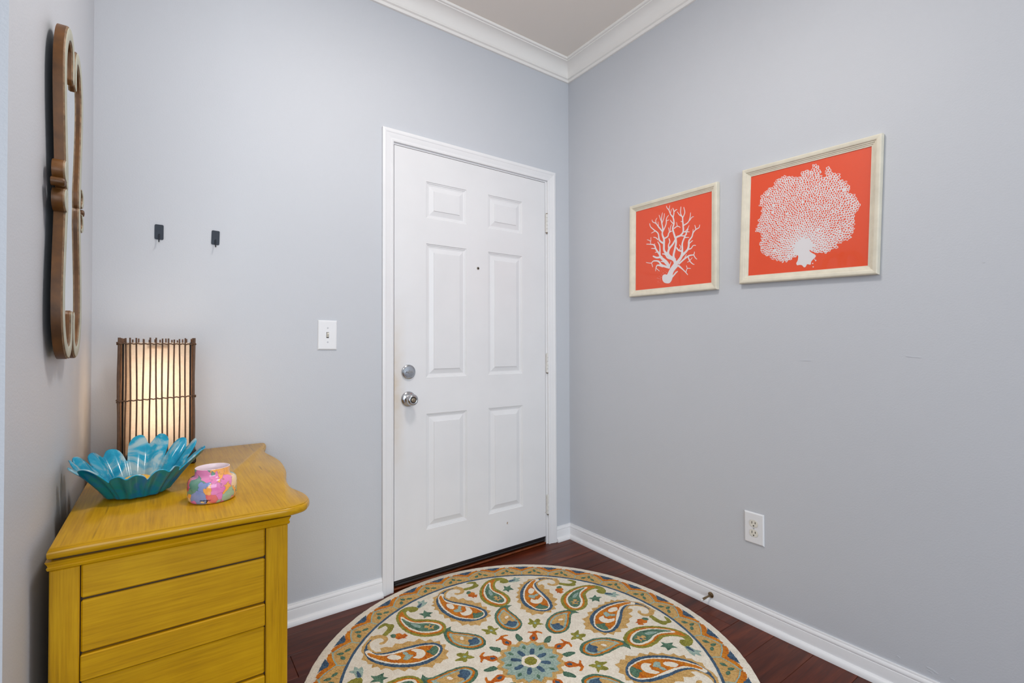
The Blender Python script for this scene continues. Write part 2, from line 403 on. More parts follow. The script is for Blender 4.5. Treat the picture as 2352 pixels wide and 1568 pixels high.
CORAL = [[(-0.0178, -0.1597, 0.0254), (0.0054, -0.1225, 0.0262), (0.0283, -0.0996, 0.0276)], [(0.0283, -0.1016, 0.0218), (0.018, -0.0728, 0.0124), (0.0142, -0.0525, 0.0109), (0.0232, -0.0184, 0.0102), (0.0276, 0.0124, 0.0094), (0.0183, 0.0415, 0.0087), (0.0088, 0.0748, 0.008), (0.0156, 0.0972, 0.0073), (0.0108, 0.1258, 0.0065), (-0.0033, 0.1445, 0.0051), (-0.0128, 0.1665, 0.0044), (-0.0246, 0.1811, 0.0033), (-0.027, 0.1896, 0.0025)], [(-0.0128, 0.1665, 0.0036), (-0.0082, 0.1874, 0.0022)], [(0.0108, 0.1258, 0.0058), (0.0153, 0.1525, 0.0051), (0.0082, 0.1718, 0.0025)], [(0.0153, 0.1525, 0.0047), (0.0267, 0.1599, 0.004), (0.0322, 0.1595, 0.0029)], [(-0.0056, 0.1451, 0.0036), (0.0013, 0.1694, 0.0022)], [(0.0156, 0.0933, 0.0047), (0.0016, 0.1079, 0.004), (-0.0045, 0.117, 0.0025)], [(0.0157, 0.0735, 0.0051), (0.0317, 0.0803, 0.0044), (0.0418, 0.0785, 0.0036), (0.05, 0.0718, 0.0029)], [(0.034, 0.0799, 0.0033), (0.0293, 0.1004, 0.0022)], [(0.024, 0.013, 0.0094), (0.0298, 0.0297, 0.0091), (0.0502, 0.034, 0.0087), (0.0657, 0.0487, 0.008), (0.0656, 0.0758, 0.0073), (0.0632, 0.0996, 0.0065), (0.0609, 0.1195, 0.0055), (0.0451, 0.1324, 0.004), (0.0337, 0.1486, 0.0025)], [(0.0631, 0.1151, 0.0047), (0.0518, 0.1369, 0.0044), (0.053, 0.1678, 0.0029)], [(0.0631, 0.1151, 0.0047), (0.074, 0.136, 0.0044), (0.0686, 0.1624, 0.0033)], [(0.0656, 0.0778, 0.0062), (0.0898, 0.0866, 0.0051), (0.1005, 0.1036, 0.004), (0.1047, 0.1295, 0.0025)], [(0.0993, 0.0943, 0.004), (0.1114, 0.1072, 0.0036), (0.1207, 0.1079, 0.0025)], [(0.0632, 0.0957, 0.0033), (0.0534, 0.0995, 0.0025)], [(0.0502, 0.034, 0.0058), (0.0725, 0.0289, 0.0047), (0.0866, 0.0353, 0.0029)], [(0.0657, 0.0487, 0.0055), (0.0856, 0.0451, 0.0044), (0.0988, 0.0427, 0.0029)], [(0.0746, 0.0463, 0.004), (0.0899, 0.0597, 0.0036), (0.0964, 0.0719, 0.0022)], [(0.0328, -0.0924, 0.0167), (0.0575, -0.0644, 0.0131), (0.0617, -0.032, 0.0094), (0.0616, -0.0048, 0.008), (0.0726, 0.0204, 0.0069), (0.0835, 0.0417, 0.0055), (0.0926, 0.0573, 0.0036)], [(0.0726, 0.0212, 0.0051), (0.0967, 0.0175, 0.0029)], [(0.0553, -0.0641, 0.0138), (0.0862, -0.0415, 0.0102), (0.0956, -0.0219, 0.0094), (0.0968, 0.001, 0.008), (0.1118, 0.0175, 0.0065), (0.1182, 0.0354, 0.0055), (0.133, 0.0479, 0.0047), (0.1477, 0.0527, 0.004), (0.1519, 0.065, 0.0025)], [(0.133, 0.0479, 0.004), (0.1265, 0.068, 0.0029)], [(0.116, 0.032, 0.0036), (0.1181, 0.0507, 0.0022)], [(0.099, -0.0109, 0.0051), (0.1098, -0.0032, 0.0044), (0.1163, -0.0004, 0.0029)], [(0.0905, -0.0364, 0.0065), (0.1079, -0.0352, 0.0051), (0.1185, -0.0235, 0.004), (0.1317, -0.0248, 0.0033)], [(0.0618, -0.0417, 0.008), (0.0415, -0.0329, 0.0073), (0.0311, -0.0196, 0.0058)], [(0.0483, -0.03, 0.0044), (0.0528, -0.019, 0.0036), (0.0459, -0.0082, 0.0025)], [(0.0442, -0.0977, 0.008), (0.0732, -0.0782, 0.008), (0.0993, -0.0664, 0.0065), (0.1209, -0.0657, 0.0047), (0.1259, -0.0531, 0.0029)], [(0.1209, -0.0657, 0.0044), (0.1295, -0.0802, 0.004), (0.138, -0.0882, 0.0029)], [(0.0753, -0.0728, 0.004), (0.084, -0.0585, 0.0025)], [(0.0929, -0.0713, 0.0058), (0.1017, -0.0917, 0.0047), (0.1169, -0.107, 0.0036), (0.1246, -0.1099, 0.0029)], [(0.1017, -0.0917, 0.0036), (0.0886, -0.0957, 0.0025)], [(0.1038, -0.0882, 0.0033), (0.1146, -0.0781, 0.0022)], [(0.0411, -0.1052, 0.0094), (0.0646, -0.1255, 0.0051), (0.0823, -0.143, 0.004), (0.0912, -0.1536, 0.0029)], [(0.0824, -0.14, 0.004), (0.0889, -0.1246, 0.0036), (0.1062, -0.1266, 0.0025)], [(0.0889, -0.1246, 0.0033), (0.0844, -0.1105, 0.0022)], [(0.002, -0.1597, 0.008), (0.0203, -0.1439, 0.0073), (0.0285, -0.1362, 0.0065), (0.0367, -0.132, 0.0044)], [(0.0213, -0.0771, 0.0182), (-0.0137, -0.0485, 0.0131), (-0.0116, -0.021, 0.0109), (0.0093, -0.0004, 0.0087), (0.023, 0.019, 0.008)], [(-0.0116, -0.021, 0.0087), (-0.0141, -0.0006, 0.0065), (-0.0071, 0.0142, 0.0058), (-0.0119, 0.0309, 0.0047)], [(-0.0137, -0.0485, 0.0124), (-0.0377, -0.0251, 0.0102), (-0.0403, 0.0035, 0.0109), (-0.0404, 0.0317, 0.0102), (-0.0503, 0.0576, 0.008), (-0.0479, 0.0854, 0.0073), (-0.0555, 0.1232, 0.0051), (-0.0532, 0.147, 0.0036), (-0.0499, 0.1625, 0.0025)], [(-0.0555, 0.1212, 0.004), (-0.0629, 0.1368, 0.0033), (-0.0688, 0.1543, 0.0025)], [(-0.0478, 0.0693, 0.0058), (-0.0289, 0.1019, 0.0051), (-0.0267, 0.1295, 0.004), (-0.0141, 0.1429, 0.0025)], [(-0.0266, 0.1175, 0.0033), (-0.0124, 0.1206, 0.0022)], [(-0.0529, 0.1106, 0.0044), (-0.0411, 0.1364, 0.0036), (-0.0388, 0.156, 0.0025)], [(-0.0503, 0.0717, 0.0062), (-0.0723, 0.0981, 0.0058), (-0.0873, 0.1172, 0.0044), (-0.1073, 0.1295, 0.0036), (-0.1114, 0.1405, 0.0025)], [(-0.0873, 0.1172, 0.0036), (-0.0893, 0.134, 0.0029), (-0.0815, 0.1427, 0.0022)], [(-0.0724, 0.0941, 0.0033), (-0.075, 0.123, 0.0022)], [(-0.0404, 0.0349, 0.0073), (-0.019, 0.0421, 0.0065), (-0.0121, 0.0588, 0.0055), (0.0052, 0.0637, 0.0036)], [(-0.0098, 0.0603, 0.004), (-0.0146, 0.0832, 0.0025)], [(-0.0051, 0.0655, 0.004), (-0.0043, 0.0812, 0.0033), (0.0026, 0.0958, 0.0025)], [(-0.0417, 0.0118, 0.0087), (-0.0671, 0.0321, 0.008), (-0.0746, 0.0659, 0.0058), (-0.0971, 0.0863, 0.0051), (-0.1198, 0.1071, 0.004), (-0.126, 0.1248, 0.0029)], [(-0.092, 0.0814, 0.0044), (-0.1145, 0.0752, 0.0029)], [(-0.0759, 0.0356, 0.0047), (-0.0868, 0.0468, 0.0044), (-0.1018, 0.0523, 0.0033)], [(-0.011, -0.1047, 0.016), (-0.0278, -0.0786, 0.0145), (-0.0616, -0.0478, 0.0116), (-0.0633, -0.0131, 0.0065), (-0.0659, 0.0075, 0.0058), (-0.0768, 0.0256, 0.0036)], [(-0.0656, -0.0372, 0.0087), (-0.0865, -0.0097, 0.008), (-0.0965, 0.0124, 0.0058), (-0.1167, 0.0197, 0.0044), (-0.1443, 0.025, 0.0033)], [(-0.1192, 0.0202, 0.0036), (-0.1219, 0.0371, 0.0033), (-0.1408, 0.0465, 0.0025)], [(-0.1177, 0.0352, 0.0029), (-0.1179, 0.0542, 0.0022)], [(-0.0915, -0.0047, 0.0051), (-0.114, -0.0014, 0.0033)], [(-0.0765, -0.0233, 0.0047), (-0.0913, -0.024, 0.0033)], [(-0.0991, 0.0087, 0.0033), (-0.0941, 0.0202, 0.0022)], [(-0.0519, -0.0512, 0.0094), (-0.0812, -0.0512, 0.0087), (-0.1037, -0.0407, 0.0065)], [(0.012, -0.072, 0.0094), (-0.0184, -0.0599, 0.008), (-0.0327, -0.0418, 0.0065), (-0.0496, -0.0374, 0.004)], [(-0.0087, -0.109, 0.0109), (-0.0517, -0.0917, 0.0094), (-0.0713, -0.0708, 0.008), (-0.101, -0.065, 0.0058), (-0.1161, -0.0733, 0.0036), (-0.1452, -0.0666, 0.0029)], [(-0.1135, -0.0716, 0.0036), (-0.11, -0.0823, 0.0033), (-0.1059, -0.0939, 0.0025)], [(-0.0444, -0.0986, 0.0094), (-0.0761, -0.0886, 0.0073), (-0.0859, -0.0997, 0.0044), (-0.0883, -0.1157, 0.0029)], [(-0.0834, -0.104, 0.0036), (-0.066, -0.1183, 0.0025)], [(-0.0253, -0.0909, 0.0073), (-0.0397, -0.077, 0.0058), (-0.0566, -0.0728, 0.0044)], [(-0.0096, -0.1049, 0.0051), (0.0004, -0.0822, 0.0029)]]
CORAL_BLOB = [(-0.0488, -0.1545), (-0.0465, -0.1427), (-0.0346, -0.1379), (-0.0179, -0.1417), (-0.0085, -0.1368), (-0.0016, -0.1217), (0.0147, -0.1275), (0.0102, -0.1428), (0.008, -0.1623), (0.0011, -0.1755), (-0.0082, -0.1826), (-0.0224, -0.1825), (-0.0367, -0.1779), (-0.0464, -0.1669)]
CORAL_DOTS = [(-0.0759, -0.1212), (-0.0636, -0.1205), (-0.0539, -0.1196), (-0.0419, -0.117), (-0.0323, -0.1241), (-0.066, -0.1447), (-0.0562, -0.1497), (-0.0707, -0.1542), (-0.061, -0.1573), (-0.0585, -0.1657), (-0.0731, -0.1683), (-0.0657, -0.1751), (-0.056, -0.18), (-0.0463, -0.183), (-0.0755, -0.1762), (-0.0782, -0.1516), (-0.0538, -0.1399), (-0.0251, -0.131), (-0.0442, -0.1309), (-0.0129, -0.1841), (-0.0035, -0.1842)]
FAN = [(-0.029, -0.1394), (-0.044, -0.1498), (-0.0752, -0.1566), (-0.1117, -0.1422), (-0.1288, -0.1235), (-0.1499, -0.1189), (-0.1635, -0.0896), (-0.1578, -0.0649), (-0.1624, -0.0514), (-0.1543, -0.0357), (-0.1804, -0.0231), (-0.1728, 0.0098), (-0.1584, 0.0328), (-0.1634, 0.0549), (-0.155, 0.0617), (-0.1663, 0.0809), (-0.1608, 0.1137), (-0.1363, 0.1377), (-0.1198, 0.1381), (-0.1044, 0.1676), (-0.0726, 0.1701), (-0.0453, 0.1612), (-0.0184, 0.1506), (-0.0036, 0.1549), (-0.0133, 0.1692), (0.0032, 0.1728), (0.0146, 0.1622), (0.0235, 0.1637), (0.0264, 0.1863), (0.0445, 0.1796), (0.0473, 0.1422), (0.0512, 0.1296), (0.0617, 0.1309), (0.0701, 0.1403), (0.0711, 0.1668), (0.0763, 0.1635), (0.0802, 0.1492), (0.0924, 0.1423), (0.1061, 0.1312), (0.1169, 0.1024), (0.1268, 0.1037), (0.1404, 0.0857), (0.1446, 0.0514), (0.1575, 0.0486), (0.1692, 0.0278), (0.1779, -0.0031), (0.1656, -0.0154), (0.1562, -0.021), (0.1614, -0.0367), (0.1571, -0.0507), (0.1609, -0.0733), (0.1489, -0.1029), (0.126, -0.1052), (0.1112, -0.1106), (0.1101, -0.1274), (0.0764, -0.1422), (0.0551, -0.1319), (0.0446, -0.1344), (0.0227, -0.1238), (0.0045, -0.1314)]
FAN_TRUNK = [(-0.0317, -0.1109), (-0.0271, -0.1376), (-0.0175, -0.1428), (-0.0189, -0.1606), (-0.0235, -0.1701), (-0.0203, -0.1785), (-0.0127, -0.178), (-0.0033, -0.1802), (0.0043, -0.1889), (0.0105, -0.1867), (0.0151, -0.1781), (0.0262, -0.1812), (0.0284, -0.1716), (0.0329, -0.1643), (0.0433, -0.1538), (0.0413, -0.1457), (0.0284, -0.1363), (0.0209, -0.1248), (0.0311, -0.1034), (0.0071, -0.0903), (-0.0151, -0.0971)]
FAN_DOTS = [(0.0361, -0.1901), (0.0437, -0.1674), (0.0403, -0.1624), (0.0339, -0.1773)]
FAN_BASE = (-0.0015, -0.1148)
BIG = {'blue': [(0.6136, -0.0694), (0.6202, -0.0493), (0.6212, -0.0251), (0.6137, 0.002), (0.6001, 0.0246), (0.5688, 0.0535), (0.5284, 0.0693), (0.4806, 0.0773), (0.4368, 0.0752), (0.3957, 0.0646), (0.3609, 0.0446), (0.3371, 0.0148), (0.3283, -0.0198), (0.3313, -0.0471), (0.3494, -0.0654), (0.378, -0.0709), (0.4116, -0.0632), (0.4464, -0.0472), (0.4795, -0.0276), (0.5111, -0.0062), (0.5442, 0.0091), (0.5686, 0.0114), (0.5903, 0.0016), (0.6078, -0.0139), (0.6161, -0.0318), (0.6141, -0.0511)], 'white': [(0.6055, 0.0073), (0.5986, 0.0005), (0.5673, 0.0197), (0.5402, 0.0194), (0.5064, 0.0066), (0.4745, -0.0134), (0.4415, -0.032), (0.4073, -0.0484), (0.374, -0.0567), (0.3528, -0.0512), (0.3416, -0.0386), (0.3396, -0.0157), (0.349, 0.006), (0.3726, 0.0298), (0.4041, 0.0499), (0.4422, 0.0592), (0.4864, 0.0612), (0.5304, 0.0543), (0.5708, 0.0394), (0.5926, 0.024)], 'orange': [(0.592, 0.0179), (0.5777, 0.0225), (0.5361, 0.0301), (0.5026, 0.017), (0.47, 0.0001), (0.4447, -0.0175), (0.4123, -0.0392), (0.3754, -0.0477), (0.3569, -0.0446), (0.3472, -0.0301), (0.3492, -0.0087), (0.3601, 0.0071), (0.3839, 0.0298), (0.4134, 0.044), (0.4524, 0.0512), (0.49, 0.0515), (0.5307, 0.044), (0.5705, 0.0306)], 'ivory1': [(0.5166, 0.0311), (0.5032, 0.0152), (0.4789, 0.0188), (0.4657, 0.0291), (0.4747, 0.0415), (0.5013, 0.0412)], 'sage': [(0.47, 0.0001), (0.4569, -0.0072), (0.4446, 0.0065), (0.4282, 0.0096), (0.4288, 0.0197), (0.4353, 0.0348), (0.4533, 0.0377), (0.4547, 0.0222), (0.4539, 0.0134)], 'ivory2': [(0.4429, -0.0177), (0.4281, -0.0265), (0.404, -0.0246), (0.3864, -0.0111), (0.3842, 0.0095), (0.3967, 0.0253), (0.4233, 0.025), (0.4158, 0.0125), (0.4194, -0.0049)], 'green': [(0.3692, -0.0465), (0.3567, -0.0508), (0.3442, -0.0334), (0.3455, -0.0091), (0.3532, 0.0047), (0.3633, -0.0044), (0.3854, -0.0142), (0.3737, -0.0275)], 'gold': [(0.624, -0.0897), (0.6284, -0.0563), (0.6328, -0.0239), (0.6238, 0.006), (0.6069, 0.0224), (0.6048, 0.0513), (0.5834, 0.055), (0.5729, 0.0708), (0.5548, 0.0691), (0.5507, 0.088), (0.532, 0.0791), (0.5145, 0.0953), (0.5006, 0.0831), (0.4744, 0.0941), (0.4558, 0.0842), (0.43, 0.0951), (0.421, 0.078), (0.3928, 0.0861), (0.3806, 0.0659), (0.359, 0.0638), (0.3396, 0.0674), (0.3355, 0.042), (0.3173, 0.0403), (0.3125, 0.0227), (0.2943, 0.0123), (0.3103, -0.0066), (0.3041, -0.0282), (0.3222, -0.0387), (0.3233, -0.0667), (0.3445, -0.0646), (0.3541, -0.0862), (0.3719, -0.078), (0.392, -0.0924), (0.404, -0.0781), (0.4362, -0.0914), (0.4459, -0.0708), (0.4743, -0.0712), (0.4884, -0.0538), (0.5166, -0.0543), (0.5193, -0.0288), (0.5472, -0.0291), (0.5628, -0.0183), (0.5483, -0.0014), (0.5698, 0.0038), (0.5909, -0.0094), (0.6084, -0.0326), (0.6122, -0.0514), (0.6042, -0.0716), (0.5844, -0.0835)], 'goldcurl': [(0.6226, -0.0765), (0.6094, -0.0945), (0.5867, -0.1002), (0.5619, -0.0891), (0.5519, -0.0735), (0.5553, -0.0504), (0.5684, -0.0428), (0.5767, -0.0484), (0.5666, -0.059), (0.5677, -0.0719), (0.5831, -0.0803), (0.6016, -0.0753), (0.6101, -0.0612)], 'olivecurl': [(0.5822, -0.0937), (0.5823, -0.1211), (0.5778, -0.1426), (0.5871, -0.1558), (0.5974, -0.1607), (0.607, -0.1468), (0.614, -0.1376), (0.6192, -0.1456), (0.6131, -0.1678), (0.6026, -0.1798), (0.5854, -0.1742), (0.566, -0.1739), (0.5583, -0.1586), (0.5565, -0.1305), (0.5624, -0.1127), (0.5655, -0.0987)], 'redflower': [(0.5536, -0.0999), (0.548, -0.1072), (0.5332, -0.1121), (0.5216, -0.1201), (0.5081, -0.1111), (0.4983, -0.1189), (0.4848, -0.1033), (0.4945, -0.0956), (0.4826, -0.0901), (0.5003, -0.0884), (0.5138, -0.0804), (0.5284, -0.0869), (0.5409, -0.0877)], 'greendot': [(0.5516, -0.1001), (0.5428, -0.1098), (0.5297, -0.1023), (0.5291, -0.0889), (0.5409, -0.0877)]}
MID = {'olive': [(0.5799, -0.0894), (0.601, -0.0875), (0.6195, -0.0758), (0.6324, -0.0577), (0.6335, -0.0268), (0.6172, 0.0089), (0.5857, 0.039), (0.5354, 0.0652), (0.4858, 0.074), (0.4395, 0.0684), (0.4021, 0.0462), (0.3785, 0.0153), (0.3853, -0.0228), (0.4153, -0.0476), (0.4516, -0.0509), (0.4936, -0.0371), (0.5338, -0.014), (0.5723, -0.0176), (0.5986, -0.032), (0.6061, -0.0505), (0.5866, -0.0472), (0.5739, -0.0586), (0.5728, -0.0774)], 'orange': [(0.622, -0.0329), (0.6112, 0.0013), (0.5789, 0.0312), (0.5353, 0.0531), (0.4905, 0.0625), (0.4464, 0.0569), (0.4105, 0.0354), (0.3904, 0.0061), (0.3957, -0.0212), (0.4169, -0.0359), (0.4474, -0.0388), (0.485, -0.0263), (0.5239, -0.0023), (0.5669, -0.0049), (0.6009, -0.0218)], 'white': [(0.5958, 0.0062), (0.5908, -0.0008), (0.555, 0.0058), (0.5182, 0.0047), (0.4794, -0.0193), (0.4462, -0.0303), (0.4193, -0.0289), (0.403, -0.0174), (0.4, 0.0034), (0.4183, 0.0287), (0.4512, 0.0478), (0.4933, 0.0531), (0.5347, 0.0448), (0.5715, 0.0274)], 'green': [(0.585, 0.009), (0.5475, 0.0145), (0.5097, 0.0085), (0.4738, -0.0123), (0.4444, -0.0213), (0.4164, -0.0182), (0.4079, -0.0003), (0.4256, 0.0225), (0.4565, 0.0413), (0.4956, 0.044), (0.5316, 0.039), (0.566, 0.0243)], 'sage': [(0.5327, 0.0192), (0.5049, 0.0143), (0.4819, 0.0166), (0.4786, 0.027), (0.5073, 0.0302)], 'goldfl': [(0.47, 0.0022), (0.4546, 0.0021), (0.46, -0.0114), (0.4459, -0.0066), (0.4353, -0.0163), (0.4347, -0.0021), (0.4214, 0.0084), (0.4357, 0.0097), (0.4389, 0.0217), (0.4497, 0.0115), (0.4623, 0.0183)], 'bluefl': [(0.4496, -0.0047), (0.441, -0.0036), (0.4404, 0.005), (0.4487, 0.003)], 'sagefl': [(0.5893, -0.0872), (0.6005, -0.1144), (0.6184, -0.1291), (0.6016, -0.1332), (0.6008, -0.1533), (0.5849, -0.1372), (0.5757, -0.147), (0.5701, -0.1258), (0.5719, -0.1106), (0.5738, -0.0889)], 'bluefl2': [(0.5881, -0.0924), (0.5922, -0.1111), (0.5894, -0.1251), (0.5798, -0.1064), (0.5788, -0.0881)], 'gstar': [(0.5501, -0.0533), (0.5354, -0.0655), (0.5469, -0.0866), (0.5271, -0.079), (0.503, -0.0899), (0.505, -0.0684), (0.4877, -0.06), (0.5072, -0.0541), (0.5058, -0.0357), (0.5229, -0.0501)]}
SMALL = {'dgreen': [(0.3759, -0.0398), (0.3834, -0.0208), (0.3837, -0.0011), (0.3646, 0.0235), (0.3353, 0.0454), (0.3101, 0.0557), (0.275, 0.0585), (0.2409, 0.0534), (0.2132, 0.0398), (0.1968, 0.0172), (0.1925, -0.0054), (0.2033, -0.0246), (0.2241, -0.0378), (0.2482, -0.0425), (0.2757, -0.0388), (0.3067, -0.0289), (0.3338, -0.0197), (0.3517, -0.0157), (0.3642, -0.02), (0.3716, -0.0304)], 'orange': [(0.3667, -0.0003), (0.3556, 0.0161), (0.334, 0.0337), (0.3074, 0.0464), (0.2765, 0.0495), (0.2464, 0.0446), (0.2229, 0.0327), (0.2076, 0.0141), (0.2027, -0.005), (0.2113, -0.0201), (0.2269, -0.0311), (0.2457, -0.034), (0.2708, -0.0309), (0.299, -0.0225), (0.3255, -0.0132), (0.3489, -0.0064), (0.3626, -0.0065)], 'sage': [(0.3541, 0.0032), (0.3424, 0.0172), (0.3247, 0.0318), (0.3037, 0.0415), (0.2769, 0.0437), (0.2508, 0.0389), (0.2293, 0.0275), (0.2148, 0.0121), (0.2106, -0.005), (0.2182, -0.0169), (0.2297, -0.0257), (0.2455, -0.0274), (0.2686, -0.0244), (0.2951, -0.0166), (0.321, -0.0072), (0.3419, 0.0003)], 'gold': [(0.3347, 0.0059), (0.3291, 0.017), (0.3128, 0.0285), (0.2972, 0.0337), (0.2724, 0.0355), (0.2527, 0.0315), (0.2383, 0.0239), (0.2259, 0.009), (0.2233, -0.0064), (0.2329, -0.015), (0.2482, -0.0184), (0.27, -0.0153), (0.2934, -0.0078), (0.3147, -0.0019)], 'blue': [(0.2445, 0.0314), (0.2439, 0.0223), (0.2577, 0.0139), (0.2622, 0.001), (0.2527, -0.0033), (0.254, -0.013), (0.2468, -0.0231), (0.2306, -0.0155), (0.2194, -0.0064), (0.2208, 0.0081), (0.2315, 0.0211)], 'dot': [(0.29, 0.0168), (0.2986, 0.0097), (0.2992, 0.0013), (0.2913, -0.0006), (0.2848, 0.0064), (0.2809, 0.0145)]}
FLEUR = {'orange': [(0.1706, 0.0284), (0.1786, 0.0237), (0.1782, 0.0118), (0.1814, 0.0067), (0.1874, -0.0048), (0.1838, -0.0182), (0.1759, -0.0295), (0.1701, -0.0268), (0.1759, -0.0145), (0.171, -0.0051), (0.1569, -0.0095), (0.1415, -0.0149), (0.1269, -0.0119), (0.1187, -0.002), (0.1208, 0.0087), (0.1322, 0.0161), (0.1466, 0.0164), (0.1619, 0.0092), (0.1692, 0.0099), (0.1709, 0.0198)], 'blue': [(0.1441, 0.0066), (0.147, -0.0017), (0.1367, -0.0051), (0.1274, -0.0012), (0.1317, 0.0065)], 'ostar': [(0.2695, 0.0314), (0.2647, 0.0207), (0.252, 0.0094), (0.2671, 0.0016), (0.2706, -0.0106), (0.2569, -0.015), (0.243, -0.0149), (0.2357, -0.0299), (0.2297, -0.0192), (0.2283, -0.0082), (0.2122, -0.0029), (0.203, 0.003), (0.2124, 0.0105), (0.2277, 0.0129), (0.2259, 0.0272), (0.2331, 0.0335), (0.2438, 0.0268)], 'sdot': [(0.2398, 0.0106), (0.2465, 0.0045), (0.2394, -0.0018), (0.2309, 0.0031)]}
LEAF = {'dgreen': [(0.1621, 0.0092), (0.172, 0.0007), (0.163, -0.0067), (0.1486, -0.0112), (0.1351, -0.0132), (0.1277, -0.007), (0.1212, 0.0038), (0.1308, 0.0097), (0.146, 0.0117)]}

# ================================================================== SETTING
XW, YE, HC = -2.1638, -1.072, 2.80          # left wall face, its near end, ceiling height
YB, XL = -5.6, -5.0                         # far limits of the room behind the camera
DX0, DX1, DZ0, DZ1 = -1.0965, -0.1865, 0.046, 2.076      # door leaf
CI0, CI1, CIZ = -1.1030, -0.1710, 2.0880                 # casing inner edges
CW = 0.0545                                              # casing width

def structure(o, label): return tag(o, label, kind='structure')
# door wall with its opening
mb = MB()
mb.box((XW - .12, 0, 0), (CI0 - .004, .14, HC)); mb.box((CI1 + .004, 0, 0), (.12, .14, HC)); mb.box((CI0 - .004, 0, CIZ + .004), (CI1 + .004, .14, HC))
structure(mb.build('wall_back', M['wall']), 'pale grey wall around the white entry door')
wr = MB().box((0, YB, 0), (.12, 0, HC)).build('wall_right', M['wall'])
structure(wr, 'pale grey wall carrying the two orange coral prints')
structure(MB().box((XW - .115, YE, 0), (XW, 0, HC)).build('wall_left', M['wall']), 'narrow pale grey wall behind the mirror and the mustard chest')
structure(MB().box((XL, YE, 0), (XW - .115, YE + .115, HC)).build('wall_left', M['wall']), 'grey return wall running left of the entry corner')
structure(MB().box((XL - .12, YB, 0), (XL, YE, HC)).build('wall_left', M['wall']), 'grey far wall of the room behind')
mb = MB()   # wall behind the camera with a wide window opening
mb.box((XL, YB - .12, 0), (.12, YB, .45)).box((XL, YB - .12, 2.65), (.12, YB, HC)).box((XL, YB - .12, .45), (-3.9, YB, 2.65)).box((-.5, YB - .12, .45), (.12, YB, 2.65))
structure(mb.build('wall_front', M['wall']), 'grey wall behind the viewpoint with a wide window opening')
structure(MB().box((XL, YB, HC), (.12, .14, HC + .1)).build('ceiling', M['ceiling']), 'warm off-white flat ceiling')

# floor base with cherry planks running along the door wall
floor = MB().box((XL, YB, -.06), (.12, .14, -.014)).build('floor', M['subfloor'])
structure(floor, 'dark cherry wood plank floor')
rows = [(-.08 - .14*k) for k in range(-1, 40)]
prow = random.Random(11)
def plank(x0, x1, y0, y1):
    MB().box((0, 0, -.0138), (x1 - x0 - .0008, y1 - y0 - .0006, 0), 0, .0014).build('plank', M['plank'], floor, (x0, y0, 0))
for yt in rows:
    y1, y0 = min(yt, 0.0), yt - .14
    if y0 < YB + .02: break
    near = y0 > -2.3
    fixed = {-.92: -.094, -.22: -1.584, -1.06: -.62, -.36: -.86, -.50: -1.70, -.64: -.42, -1.20: -.33}.get(round(yt, 2))
    ends = [0.0]
    x = fixed if fixed is not None else -prow.uniform(.25, 1.1)
    lim = XW if y1 > YE + .05 else XL + .02
    while x > lim + .12:
        ends.append(x); x -= prow.uniform(.75, 1.35)
    ends.append(lim)
    for a, b in zip(ends[:-1], ends[1:]): plank(b, a, y0, y1)

# mouldings: profile (distance from wall, height) swept along a wall, mitred at inside corners
def sweep(name, mat, P, Q, nrm, prof, mit0, mit1, auto=35, parent=None):
    P, Q, nrm = Vector(P), Vector(Q), Vector(nrm); d = (Q - P).normalized(); n = len(prof)
    V = [];
    for (e, mt, sg) in ((P, mit0, 1), (Q, mit1, -1)):
        for (o, z) in prof: V.append(e + nrm*o + d*(sg*o*mt) + Vector((0, 0, z)))
    F = [(i, (i+1) % n, n + (i+1) % n, n + i) for i in range(n)]
    F += [tuple(range(n))[::-1], tuple(range(n, 2*n))]
    c = (Q - P).cross(nrm)
    if c.z > 0: F = [f[::-1] for f in F]
    return MB().add(V, F).build(name, mat, parent, auto=auto)
zc = 2.709
crown = [(0, zc), (.010, zc), (.012, zc+.003), (.0125, zc+.0125), (.0145, zc+.0135), (.0175, zc+.0138), (.0215, zc+.0165), (.0215, zc+.0215)]
for k in range(9):
    a = k/8*math.pi/2; crown.append((.0225 + .0515*(1-math.cos(a)), zc + .0225 + .053*math.sin(a)))
crown += [(.078, zc+.0755), (.0785, zc+.0795), (.0895, zc+.0800), (.0905, zc+.0815), (.0905, HC), (0, HC)]
structure(sweep('trim_1', M['crown'], (XW, 0, 0), (0, 0, 0), (0, -1, 0), crown, 1, 1), 'white crown moulding above the door wall')
structure(sweep('trim_2', M['crown'], (0, 0, 0), (0, YB, 0), (-1, 0, 0), crown, 1, 0), 'white crown moulding above the wall with prints')
structure(sweep('trim_3', M['crown'], (XW, YE, 0), (XW, 0, 0), (1, 0, 0), crown, 0, 1), 'white crown moulding above the mirror wall')
bb = [(0, 0), (.013, 0), (.013, .058), (.0122, .060), (.0105, .0605), (.0118, .0635), (.0112, .069), (.0085, .074), (.0062, .0765), (.0062, .0795), (.005, .082), (0, .082)]
shoe = [(.0125, 0)] + [(.0125 + .0165*math.cos(a), .0225*math.sin(a)) for a in [k/7*math.pi/2 for k in range(8)]]
def baseboard(name, P, Q, n, m0, m1, label, shoe_extra=0):
    o = structure(sweep(name, M['trim'], P, Q, n, bb, m0, m1), label)
    sweep('shoe_moulding', M['trim'], P, Q, n, shoe, m0, m1, parent=o)
    return o
baseboard('baseboard_back', (XW, 0, 0), (CI0 - CW, 0, 0), (0, -1, 0), 1, 0, 'white baseboard between the mustard chest and the door')
baseboard('baseboard_back', (CI1 + CW, 0, 0), (0, 0, 0), (0, -1, 0), 0, 1, 'short white baseboard between the door and the corner')
baseboard('baseboard_right', (0, 0, 0), (0, YB, 0), (-1, 0, 0), 1, 0, 'long white baseboard below the orange prints')
